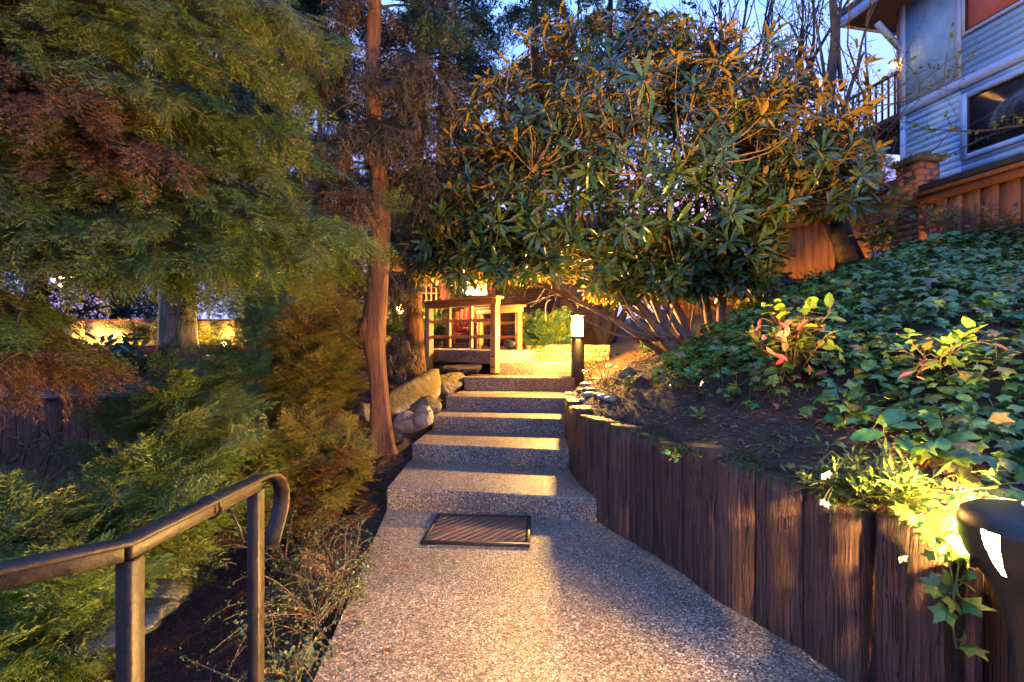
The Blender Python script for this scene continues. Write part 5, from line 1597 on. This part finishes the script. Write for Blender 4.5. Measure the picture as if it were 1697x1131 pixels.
# nandina with red new growth
nbs = on_hill(1312, 2.7)
nst = [nbs + np.array([math.cos(a) * r0, math.sin(a) * r0 * .8, h]) for a, r0, h in zip(np.arange(21) * 2.4, rng.uniform(.05, .34, 21), rng.uniform(.16, .46, 21))]
t = leafy('nandina_shrub', 'low bush of yellow green leaves with bright red tips on the slope', 'shrub', nbs, nst, [OV], 14, .075, ['nandina_green', 'yellow', 'nandina_green', 'yellow'], 'twig', .005, upbias=.1, down=.2)
mer = leaf_mesh('red_leaf', leaf_tpl(.24, .2, .05), M['nandina_red'])
LPs, LMs = [], []
for (px, py) in ((1262, 528), (1292, 535), (1350, 545), (1358, 538), (1285, 560), (1302, 568), (1330, 560), (1283, 588), (1300, 595), (1340, 605), (1372, 615), (1270, 575), (1312, 530), (1282, 668), (1290, 672), (1345, 590), (1262, 540), (1280, 532), (1298, 548), (1318, 536), (1340, 530), (1268, 556), (1305, 540), (1290, 552), (1330, 546), (1352, 528), (1365, 550), (1276, 524)):
    p = np.array(P(px, py, 2.5 + rng.uniform(-.04, .1))); dd = unit(np.array([[rng.normal(), rng.normal() - .5, -.5 + rng.normal() * .4]]))
    LPs.append(p); LMs.append(frames(dd, np.array([[0, -.6, .7]]) + rng.normal(size=(1, 3)) * .4, np.array([rng.uniform(.05, .085)]))[0])
leaf_objs(t, mer, range(len(LPs)), LPs, LMs, 'red_leaf')
w_ = MB()
for p in LPs: w_.tube(curve3(nbs + np.array([0, 0, .18]), p, .05, 6), np.linspace(.003, .0015, 6), 4, False)
put('red_stems', w_, M['twig'], t)
# second, smaller one further right
nb2 = on_hill(1560, 2.2)
nst = [nb2 + np.array([math.cos(a) * r0, math.sin(a) * r0 * .7 - .05, h]) for a, r0, h in zip(np.arange(9) * 2.4, rng.uniform(.1, .3, 9), rng.uniform(.1, .24, 9))]
t = leafy('nandina_shrub', 'sparser nandina with a few dull pink tips right of the ivy middle', 'shrub', nb2, nst, [OV], 9, .07, ['nandina_green', 'ivy'], 'twig', .004)
LPs, LMs = [], []
for (px, py) in ((1527, 600), (1513, 618), (1518, 625), (1587, 615), (1610, 622), (1545, 608), (1640, 570)):
    p = np.array(P(px, py, 2.08)); dd = unit(np.array([[rng.normal(), rng.normal() - .4, -.4]]))
    LPs.append(p); LMs.append(frames(dd, np.array([[0, -.5, .8]]), np.array([rng.uniform(.045, .065)]))[0])
leaf_objs(t, mer, range(len(LPs)), LPs, LMs, 'red_leaf')
w_ = MB()
for p in LPs: w_.tube(curve3(nb2 + np.array([0, 0, .05]), p, .05, 6), np.linspace(.003, .0015, 6), 4, False)
put('red_stems', w_, M['twig'], t)

# candytuft spilling over the wall
NAR = leaf_tpl(.14, .1, .03, rows=(0, .5, 1), prof=(.3, 1, .1))
for k, (px, d_, lab) in enumerate(((1392, 1.80, 'bright green candytuft with white flowers spilling over the timbers'), (1500, 1.62, 'taller tuft of narrow green leaves beside the trailing ivy above the wide timber'), (1452, 1.72, 'middle tuft of narrow yellow green leaves between the white flowers and trailing ivy'))):
    b = on_hill(px, d_); b[2] = max(b[2], .69)
    st = []
    for a in np.arange(40):
        st.append(b + np.array([rng.uniform(-.15, .13), rng.uniform(-.16, .12), rng.uniform(-.05, .15)]))
    t = leafy('candytuft', lab, 'plant', b, st, [NAR], 7, .045, ['tuft', 'nandina_green', 'tuft'], 'greentwig', .0024, upbias=.5, start=.15, limit=280)
    if k == 0:
        for (fx, fy, fd) in ((1365, 789, 1.70), (1372, 786, 1.71), (1363, 832, 1.66), (1370, 836, 1.66)):
            p = P(fx, fy, fd); mb = MB()
            mb.inst(leaf_tpl(.34, .1, .06), frames(np.array([[math.cos(a), -.4, math.sin(a)] for a in np.arange(5) * 1.2566]), np.tile([0, -1., .2], (5, 1)), .015 * np.ones(5)), np.tile(np.array(p), (5, 1)))
            put('flower', mb, M['petal'], t)
            w_ = MB().tube(curve3(b + np.array([0, 0, .03]), p, .02, 5), .0016, 4, False); put('flower_stem', w_, M['greentwig'], t)
    elif k == 1:
        p = P(1494, 925, 1.5); mb = MB()
        mb.inst(leaf_tpl(.34, .1, .06), frames(np.array([[math.cos(a), -.4, math.sin(a) - .6] for a in np.arange(4) * 1.2566]), np.tile([0, -1., .2], (4, 1)), .02 * np.ones(4)), np.tile(np.array(p), (4, 1)))
        put('flower', mb, M['petal'], t)
        put('flower_stem', MB().tube([P(1530, 858, 1.55), P(1500, 862, 1.5), P(1487, 885, 1.49), P(1494, 925, 1.5)], .002, 5, False), M['greentwig'], t)

# trailing ivy at the near lamp
tb = on_hill(1600, 1.52); tb[2] = .72
ti = thing('trailing_ivy', 'bright yellow green ivy hanging over the timbers next to the near lamp', 'plant', tb)
mes = [leaf_mesh('leaf', t_, M[m]) for t_ in IV for m in ('ivy', 'tuft', 'ivy')]
w_ = MB(); LPs, LMs = [], []
vines = [[(1600, 830, 1.5), (1575, 850, 1.44), (1570, 900, 1.38), (1578, 960, 1.36), (1582, 1000, 1.35)], [(1640, 810, 1.45), (1590, 850, 1.4), (1560, 870, 1.4), (1540, 880, 1.43)], [(1600, 820, 1.5), (1585, 880, 1.37), (1592, 930, 1.34), (1575, 1010, 1.34), (1585, 1075, 1.35)],
         [(1690, 800, 1.35), (1640, 805, 1.38), (1590, 815, 1.45), (1540, 820, 1.5)], [(1680, 780, 1.5), (1620, 780, 1.6), (1570, 790, 1.65)], [(1690, 760, 1.6), (1640, 755, 1.75), (1580, 765, 1.8)], [(1650, 830, 1.36), (1600, 860, 1.33), (1560, 855, 1.37), (1515, 850, 1.5)], [(1690, 830, 1.42), (1660, 825, 1.42), (1625, 835, 1.4)]]
for v in vines:
    c = np.array([tuple(P(*q)) for q in v]); t0 = np.linspace(0, 1, len(c)); t1 = np.linspace(0, 1, 16)
    c = np.stack([np.interp(t1, t0, c[:, k]) for k in range(3)], -1)
    for _ in range(2): c[1:-1] = .25 * c[:-2] + .5 * c[1:-1] + .25 * c[2:]
    w_.tube(c, .0025, 5)
    for k in range(13):
        p = c[rng.integers(2, 16)]; dd = unit(np.array([[rng.normal() * .6 - .2, rng.normal() * .5 - .4, rng.normal() * .5 - .2]]))[0]
        q = p + dd * rng.uniform(.01, .035); w_.tube([p, q], .0013, 3, False)
        LPs.append(q); LMs.append(frames(dd[None], np.array([[-.2, -.5, .8]]) + rng.normal(size=(1, 3)) * .35, np.array([rng.uniform(.035, .075)]))[0])
put('stems', w_, M['greentwig'], ti)
for i in range(len(LPs)): leaf_objs(ti, mes[i % len(mes)], [i], LPs, LMs)

# small seedlings and sprigs along the wall top
for (px, d_, h, n_, sz, lab, tp, m_) in (
        (1163, 2.75, .07, 4, .045, 'small seedling with pale green leaves in the bare mulch', [OV], ['tuft']),
        (1365, 2.05, .08, 5, .04, 'blue green seedling in front of the yellow ivy tip', [OV], ['ivy']),
        (1400, 2.2, .12, 4, .06, 'pair of broad ivy leaves standing at the edge of the mulch', IV[:2], ['ivy', 'tuft']),
        (1035, 3.7, .12, 5, .06, 'bright ivy sprig by the river stones', IV[:2], ['tuft', 'ivy']),
        (1088, 3.5, .10, 4, .065, 'upright bright leaf pair on the lit mulch', IV[:2], ['tuft']),
        (1010, 3.95, .08, 6, .04, 'small yellowish leaved sprig next to the stone row', [OV], ['yellow']),
        (1120, 2.28, .03, 5, .028, 'tiny ivy sprig hanging over the top of a timber', IV[:2], ['ivy', 'tuft']),
        (1330, 1.92, .05, 2, .04, 'single yellow ivy tip standing above the timber', IV[:1], ['yellow'])):
    b = on_hill(px, d_); b[2] = max(b[2], .69)
    leafy('seedling', lab, 'plant', b, [b + np.array([rng.uniform(-.05, .05), rng.uniform(-.05, .05), h * rng.uniform(.6, 1.2)]) for k in range(3)], tp, n_, sz, m_, 'greentwig', .002, upbias=.3, group='seedlings on the mulch')
# sapling twig
b = on_hill(1003, 4.35)
leafy('sapling', 'thin dark sapling with tiny leaves rising from the lit mulch', 'plant', b, [b + np.array([.0, 0, .36]), b + np.array([-.12, 0, .30]), b + np.array([.1, 0, .33])], [OV], 9, .03, ['cotone'], 'twig', .004)
b = on_hill(962, 5.35); b[0] = .82
leafy('small_shrub', 'little dark leaved shrub right at the foot of the bollard lamp', 'shrub', b + np.array([.12, 0, 0]), [b + np.array([rng.uniform(0, .32), rng.uniform(-.1, .1), rng.uniform(.12, .26)]) for k in range(8)], [OV], 8, .035, ['cotone', 'con_olive'], 'twig', .003)
b = on_hill(1080, 6.3)
leafy('small_shrub', 'bright narrow leaved shrub under the rhododendron branches', 'shrub', b, [b + np.array([rng.uniform(-.28, .28), rng.uniform(-.1, .1), rng.uniform(.12, .34)]) for k in range(12)], [leaf_tpl(.16)], 9, .085, ['tuft', 'laurel'], 'twig', .004)
# yellow leaved shrub by the dark trunk
b = on_hill(1450, 5.2)
leafy('yellow_leaved_shrub', 'shrub with lamplit yellow leaves in front of the brick pillar', 'shrub', b, [np.array(P(px, py, 5.1 + rng.uniform(-.2, .2))) for px, py in ((1425, 330), (1450, 300), (1475, 310), (1500, 330), (1520, 345), (1440, 370), (1470, 380), (1490, 390), (1420, 390), (1510, 300), (1455, 345), (1535, 325), (1480, 350))], [OV], 13, .095, ['yellow', 'laurel', 'yellow'], 'twig', .007, upbias=0, down=.25)
# white flecked shrubs in front of the fence
for k, (px, py) in enumerate(((1555, 420), (1600, 410), (1650, 400), (1690, 395))):
    d_ = 4.7 - .13 * k
    b = on_hill(px, d_)
    leafy('fence_shrub', 'dusty blue green low shrub below the fence, %s' % ['next to the brick pillar', 'second from the pillar', 'third from the pillar', 'nearest the right edge of the photo'][k], 'shrub', b, [b + np.array([rng.uniform(-.3, .3), rng.uniform(-.15, .15), rng.uniform(.15, .42)]) for k in range(12)], [OV], 12, .032, ['cotone', 'laurel'], 'twig', .003, group='low shrubs along the fence')
# plant tag
ptg = P(1455, 432, 5.15)
pt_ = thing('plant_tag', 'small plant tag card with pink flowers and blue lines by the dark trunk', 'sign', ptg)
card = MB().add([tuple(ptg + Vector(v)) for v in ((-.10, 0, .06), (.02, -.02, -.05), (.12, .0, .03), (0, .02, .13), (-.10, .006, .06), (.02, -.014, -.05), (.12, .006, .03), (0, .026, .13))], [(0, 1, 2, 3), (7, 6, 5, 4), (0, 4, 5, 1), (1, 5, 6, 2), (2, 6, 7, 3), (3, 7, 4, 0)])
put('card', card, mat('tag_card', [(.5, .55, .62), (.6, .65, .7)], objvar=0, rough=.4, bump=0), pt_)
def on_card(u, v): return ptg + Vector((-.10, -.004, .06)) * (1 - u) * (1 - v) + Vector((.02, -.024, -.05)) * u * (1 - v) + Vector((.12, -.004, .03)) * u * v + Vector((0, .016, .13)) * (1 - u) * v
pk = mat('tag_pink', [(.75, .25, .35), (.85, .45, .5)], objvar=0, rough=.4, bump=0); bl = mat('tag_blue', [(.12, .22, .5), (.2, .32, .6)], objvar=0, rough=.4, bump=0)
for u, v in ((.2, .3), (.2, .7), (.38, .5)):
    c = on_card(u, v); put('printed_flower', MB().tube([c, c - Vector((.003, .006, 0))], .024, 9), pk, pt_)
for u in (.6, .72, .84):
    put('printed_line', MB().bar(on_card(u, .12), on_card(u, .88), .006, .012), bl, pt_)
put('stake', MB().tube([ptg + Vector((.01, .01, .02)), ptg + Vector((.03, .03, -.3))], .006, 5), M['trim'], pt_)

# ------------------------------------------------------------------ moss and mulch scraps
mb = MB(); ch_n = 26000
x = rng.uniform(.45, 4.2, ch_n); y = rng.uniform(1.5, 6.6, ch_n)
x = np.concatenate([x, rng.uniform(.7, 2.4, 14000)]); y = np.concatenate([y, rng.uniform(4.3, 6.9, 14000)]); d_, _ = wall_dist(x, y)
ok = (d_ > .13) & (d_ < 2.2) & (np.interp(y, [1.3, 1.75, 2.0, 2.3, 2.7, 3.3, 3.8, 4.3, 4.7, 5.4], [.25, .35, .6, .9, 1.0, .9, .95, 1.4, 1.9, 2.6]) > d_)
x, y = x[ok], y[ok]; n = len(x)
CH = np.array([(-.5, -.14, 0), (.5, -.1, 0), (.55, .1, 0), (-.45, .13, 0), (-.4, -.1, .12), (.45, -.08, .1), (.45, .08, .1), (-.4, .1, .12)])
CHF = np.array([(0, 1, 5, 4), (1, 2, 6, 5), (2, 3, 7, 6), (3, 0, 4, 7), (4, 5, 6, 7)])
az = rng.uniform(0, 6.28, n)
mb.inst((CH, CHF), frames(np.stack([np.cos(az), np.sin(az), rng.normal(0, .35, n)], -1), np.array([-.3, 0, 1]) + rng.normal(size=(n, 3)) * .4, rng.uniform(.010, .038, n)), np.stack([x, y, ground_h(x, y) + .004], -1))
kind(put('bark_mulch', mb, M['chip']), 'stuff', 'dark shredded bark mulch on the slope behind the timbers')
mb = MB()
for (px, py, d_, s, n_) in ((1152, 752, 2.42, .05, 110), (1210, 765, 2.3, .07, 170), (1240, 770, 2.2, .05, 120), (1075, 728, 2.85, .03, 50), (1115, 745, 2.55, .05, 80), (1295, 770, 2.2, .05, 50), (1000, 690, 3.25, .03, 40), (1130, 760, 2.5, .035, 60)):
    c = P(px, py, d_)
    pp = np.array([c.x, c.y, 0]) + rng.normal(size=(n_, 3)) * np.array([s, s, 0]); pp[:, 2] = np.maximum(ground_h(pp[:, 0], pp[:, 1]), .69) + .004
    mb.inst(LEAF, frames(rng.normal(size=(n_, 3)) * np.array([1, 1, .3]) + np.array([0, 0, .8]), rng.normal(size=(n_, 3)), rng.uniform(.010, .022, n_)), pp)
mp_ = []
for k in range(520):
    a, b = rng.uniform(-.2, .2, 2); q = pc + FN * a + FU * b
    mp_.append((q[0], q[1], 3.412 - (.02 if max(abs(a), abs(b)) > .17 else 0)))
mb.inst(LEAF, frames(rng.normal(size=(520, 3)) + np.array([0, 0, .3]), rng.normal(size=(520, 3)), rng.uniform(.025, .055, 520)), np.array(mp_))
kind(put('moss', mb, M['moss']), 'stuff', 'green moss tufts on the timber tops and the pillar cap')
# needles on the left bank and scattered over the stair edges
mb = MB(); n = 24000
x = rng.uniform(-3.4, -.55, n); y = rng.uniform(.7, 6.4, n); ok = (left_edge(y) - x > .02); x, y = x[ok], y[ok]; n = len(x)
az = rng.uniform(0, 6.28, n)
NE = (np.array([(0, -.03, 0), (0, .03, 0), (0, 0, .05), (1, 0, 0)]), np.array([(0, 3, 1), (1, 3, 2), (2, 3, 0)]))
mb.inst(NE, frames(np.stack([np.cos(az), np.sin(az), rng.normal(0, .3, n)], -1), np.tile([0, 0, 1.], (n, 1)), rng.uniform(.03, .09, n)), np.stack([x, y, ground_h(x, y) + .006], -1))
n = 420
y = rng.uniform(1.4, 3.4, n); x = left_edge(y) + .02 + np.abs(rng.normal(0, .12, n)) ; far_ = rng.random(n) < .25; x = np.where(far_, rng.uniform(-.6, .9, n), x)
x = np.minimum(x, .8); az = rng.uniform(0, 6.28, n)
mb.inst(NE, frames(np.stack([np.cos(az), np.sin(az), 0 * az], -1), np.tile([0, 0, 1.], (n, 1)), rng.uniform(.012, .045, n)), np.stack([x, y, np.full(n, .004)], -1))
kind(put('needle_litter', mb, M['needle']), 'stuff', 'rust coloured fallen needles covering the bank left of the path')

# ------------------------------------------------------------------ left shrubs
def conifer_shrub(name, label, base, ends, mats, fs, sec, sl, nf=7, tpls=FR, group=None, r0=.018, droop=.3):
    t = base_thing(name, label, 'shrub', base, group)
    fol, wood = Fol(), MB(); b = np.array([base[0], base[1], gz(base[0], base[1])])
    for e in ends: bough(fol, wood, b + rng.normal(size=3) * .04, e, mats, tpls, sag=.1, sec=sec, sec_len=sl, nf=nf, fs=fs, r0=r0, start=.3, droop=droop)
    put('stems', wood, M['bark_dark'], t); fol.write('foliage', t)
    return t
conifer_shrub('juniper_shrub', 'feathery bright green conifer shrub spreading behind the handrail', (-2.5, 2.35), [P(*q) for q in ((365, 745, 2.5), (320, 700, 2.7), (230, 770, 2.5), (350, 830, 2.15), (160, 850, 2.2), (70, 880, 2.1), (280, 800, 2.2), (250, 870, 1.9), (120, 880, 1.95), (20, 880, 1.9), (230, 790, 2.8), (370, 690, 3.0), (90, 850, 2.5), (310, 770, 2.9))], ['con_green', 'con_green', 'con_olive'], .24, 15, .42)
conifer_shrub('juniper_shrub', 'green conifer shrub at the foot of the thick grey trunk', (-3.1, 4.0), [P(*q) for q in ((250, 640, 3.8), (330, 640, 3.7), (290, 620, 4.0), (230, 700, 3.6), (350, 680, 3.5), (270, 690, 3.4), (310, 660, 3.3))], ['con_green', 'con_olive'], .26, 13, .42)
conifer_shrub('juniper_shrub', 'yellowish conifer branches at the bottom left under the handrail', (-1.85, 1.35), [P(*q) for q in ((165, 1000, 1.5), (110, 960, 1.5), (40, 985, 1.45), (80, 1060, 1.35), (20, 1060, 1.3), (140, 1050, 1.45))], ['con_green', 'con_green'], .17, 12, .26)
conifer_shrub('thuja_shrub', 'brown and green thuja bush left of the thin trunk', (-2.15, 4.75), [(-2.15 + math.cos(a) * r0, 4.75 + math.sin(a) * r0 * .8, h) for a, r0, h in zip(np.arange(34) * 2.4, np.tile([.2, .45, .6, .5], 9), np.linspace(.15, 1.85, 34))], ['con_gold', 'con_dead', 'con_gold', 'con_olive', 'con_gold'], .22, 13, .3)
conifer_shrub('thuja_shrub', 'lower twiggy thuja at the foot of the leaning cedar', (-1.75, 3.7), [(-1.75 + math.cos(a) * r0, 3.7 + math.sin(a) * r0 * .8, h) for a, r0, h in zip(np.arange(20) * 2.4, np.tile([.25, .45, .5], 7), np.linspace(-.05, .62, 20))], ['con_gold', 'con_gold', 'con_dead', 'con_olive'], .2, 11, .26)
conifer_shrub('cypress_shrub', 'narrow blue green cypress branch arching in front of the brown thuja', (-2.75, 4.1), [P(*q) for q in ((440, 470, 4.0), (425, 520, 3.95), (400, 560, 3.9), (375, 610, 3.85), (350, 650, 3.8), (415, 490, 4.1), (330, 690, 3.75))], ['con_blue'], .2, 14, .2)
conifer_shrub('pine_shrub', 'lamplit pine shrub with long needles behind the thin trunk', (-3.1, 8.3), [P(*q) for q in ((560, 500, 8.0), (590, 520, 8.0), (540, 530, 8.2), (600, 480, 8.3), (550, 470, 8.4), (580, 545, 8.0), (520, 500, 8.5), (620, 500, 8.2), (600, 550, 8.0))], ['broad_far', 'con_olive'], .34, 10, .45, tpls=FRS)
conifer_shrub('pine_shrub', 'small shrub between the second trunk and the lantern post', (-1.75, 7.9), [P(*q) for q in ((640, 480, 7.8), (660, 500, 7.7), (650, 550, 7.6), (670, 470, 7.7), (640, 530, 7.9))], ['broad_far', 'con_dull'], .26, 9, .3, tpls=FRS)
conifer_shrub('grassy_shrub', 'soft green shrub growing in the tan brick planter', (.6, 7.2), [(.6 + rng.uniform(-.45, .35), 7.2 + rng.uniform(-.05, .1), rng.uniform(1.25, 1.62)) for k in range(14)], ['con_green', 'con_blue'], .22, 7, .2, tpls=FRS, r0=.008)
conifer_shrub('grassy_shrub', 'soft green shrub at the left end of the porch', (-1.7, 9.0), [(-1.7 + rng.uniform(-.5, .35), 8.95 + rng.uniform(-.2, .1), rng.uniform(1.4, 1.95)) for k in range(12)], ['broad_far', 'con_green'], .26, 7, .25, tpls=FRS, r0=.008)
conifer_shrub('yellow_hedge', 'yellow lit feathery hedge before the cream wall', (-8.0, 10.35), [(-8.0 + rng.uniform(-1.1, 1.3), 10.3 + rng.uniform(-.12, .12), rng.uniform(1.1, 1.7)) for k in range(11)], ['yellow', 'broad_far'], .3, 7, .35, tpls=FRS, r0=.01)
# laurels on the far left terrace
for k, (px, d_, lab) in enumerate(((105, 7.6, 'glossy laurel below the small bright path light'), (185, 7.3, 'glossy dark laurel between path light and grey trunk'), (235, 6.6, 'low laurel with blue sheen in front of the grey trunk'), (60, 6.3, 'laurel bush at the far left edge above the timber wall'))):
    x = (px - 848.5) * d_ / F; b = np.array([x, d_, gz(x, d_)])
    h = (.5, .6, .42, .5)[k]
    leafy('laurel_shrub', lab, 'shrub', b, [b + np.array([rng.uniform(-.55, .55), rng.uniform(-.3, .3), h * rng.uniform(.45, 1.1)]) for q in range(15)], [leaf_tpl(.2)], 11, .17, ['laurel'], 'twig', .008, limit=165)
# cotoneaster sprays beside the path
for k, (px, py, d_, n_, lab) in enumerate(((530, 905, 2.15, 16, 'small leaved creeping shrub beside the path, nearest the handrail post'), (575, 870, 2.5, 10, 'small leaved creeping shrub leaning to the path edge'), (470, 1000, 1.75, 12, 'twiggy creeping shrub at the bottom between handrail and path'), (480, 850, 2.8, 12, 'small leaved creeping shrub further up the bank'), (560, 690, 4.3, 12, 'grey green twiggy shrub left of the leaning cedar'))):
    x = (px - 848.5) * d_ / F; x = min(x, left_edge(d_) - .12); b = np.array([x, d_, gz(x, d_)])
    t = thing('cotoneaster', lab, 'shrub', b, 'creeping shrubs on the bank')
    w_, lp, ld = MB(), [], []
    for q in range(n_ * 3):
        a = rng.uniform(0, 6.28); L = rng.uniform(.15, .5)
        e = b + np.array([math.cos(a) * L, math.sin(a) * L, rng.uniform(.04, .32)])
        lim = left_edge(e[1]) + .10
        e[0] = min(e[0], lim)
        c = curve3(b + rng.normal(size=3) * .03, e, rng.uniform(.03, .14), 9, rng.uniform(-.12, .12))
        w_.tube(c, np.linspace(.0045, .0014, 9), 4, False)
        for s in range(26):
            i = rng.integers(2, 9); lp.append(c[i] + rng.normal(size=3) * .012); ld.append(rng.normal(size=3))
    put('stems', w_, M['twig'], t)
    n = len(lp)
    put('foliage', MB().inst(LEAF, frames(np.array(ld), rng.normal(size=(n, 3)) + np.array([0, -.3, .7]), rng.uniform(.012, .024, n)), np.array(lp)), M['cotone'], t)
# bare twigs over the left timber wall
for k in range(3):
    t = thing('bare_twigs', ['bare brown twigs arching before the left timber wall', 'bare twig spray low at the far left', 'thin bare twigs beside the laurel stems'][k], 'shrub', P((60, 20, 150)[k], (790, 760, 700)[k], 4.2))
    w_ = MB()
    for q in range(9):
        s_ = np.array(P((60, 20, 150)[k] + rng.uniform(-20, 20), (800, 770, 760)[k], 4.1)); e_ = np.array(P((60, 20, 150)[k] + rng.uniform(-60, 130), rng.uniform(640, 740), 4.0 + rng.uniform(-.2, .3)))
        c = curve3(s_, e_, rng.uniform(.0, .1), 8, rng.uniform(-.15, .15)); w_.tube(c, np.linspace(.007, .002, 8), 4, False)
        for z_ in range(2):
            i = rng.integers(3, 7); w_.tube(curve3(c[i], c[i] + rng.normal(size=3) * .12, .02, 4), np.linspace(.003, .001, 4), 4, False)
    put('stems', w_, M['twig'], t)

# ------------------------------------------------------------------ things lying about
def frond_thing(label, c, size, d, m_, tpl, up=(0, 0, 1), cat='twig', name='fallen_frond'):
    t = put(name, MB().inst(tpl, frames(np.array([d], float), np.array([up], float), np.array([size])), np.zeros((1, 3)) + np.array(tuple(c))), M[m_], org=tuple(c))
    return tag(t, label, cat)
frond_thing('dry rust coloured frond lying on the path left of the doormat', G(632, 945, .006) + Vector((0, 0, .03)), .16, (1, .12, -.1), 'dryleaf', fr_tpl(9, 3, 77, .0, .3, .08, .03))
frond_thing('dry orange frond caught in the shrub next to the path', P(500, 915, 2.1), .18, (.9, -.2, -.5), 'con_dead', FR[0])
frond_thing('brown needle frond on the corner of the fourth step', P(746, 652, 5.15) + Vector((0, 0, .012)), .16, (1, .2, 0), 'con_dead', FR[1])
frond_thing('brown twig with needles leaning on the rocks by the red trunk', P(655, 705, 4.45), .34, (.75, .1, .55), 'con_dead', FR[2])
for (px, py, lab, m_, s) in ((637, 1078, 'dark curled leaf on the path near its left edge', 'dryleaf', .05), (868, 966, 'small orange leaf on the path below the doormat', 'dryleaf', .022), (900, 862, 'small reddish leaf on the path right of the doormat', 'dryleaf', .035), (922, 868, 'thin pale leaf on the path by the wall foot', 'paleleaf', .05), (838, 611, 'dry leaf at the foot of the bridge railing post', 'dryleaf', .05)):
    p = G(px, py, 0) if py > 800 else P(px, py + 6, 5.95)
    t = put('fallen_leaf', MB().inst(leaf_tpl(.28, -.25, .1), frames(rng.normal(size=(1, 3)) * np.array([1, 1, .05]), np.array([[0, 0, 1.]]), np.array([s])), np.array([[p.x, p.y, p.z + .006]])), M[m_], org=(p.x, p.y, p.z))
    tag(t, lab, 'leaf')
p = P(512, 1090, 1.72)
t = put('fallen_leaf', MB().inst(leaf_tpl(.24, .05, .06), frames(np.array([[.1, 0, 1.]]), np.array([[0, -1., .1]]), np.array([.09])), np.array([[p.x, p.y, p.z - .04]])), M['paleleaf'], org=tuple(p))
tag(t, 'pale green leaf standing upright beside the path at the bottom', 'leaf')
w_ = MB()
w_.tube(curve3(P(624, 768, 4.3), P(656, 752, 4.25), .01, 5), .010, 6)
tag(put('fallen_twig', w_, M['twig'], org=tuple(P(640, 760, 4.3))), 'fallen brown stick at the foot of the leaning cedar', 'twig')
w_ = MB().tube(curve3(on_hill(1150, 2.75) + np.array([0, 0, .01]), on_hill(1310, 2.15) + np.array([0, 0, .01]), .05, 14, .25), .0022, 5)
V = w_.v[0]; V[:, 2] = ground_h(V[:, 0], V[:, 1]) + .012 + (V[:, 2] - V[:, 2].mean()) * .02
tag(put('fallen_twig', w_, M['twig'], org=tuple(on_hill(1230, 2.5))), 'long thin curved runner lying on the dark mulch', 'twig')
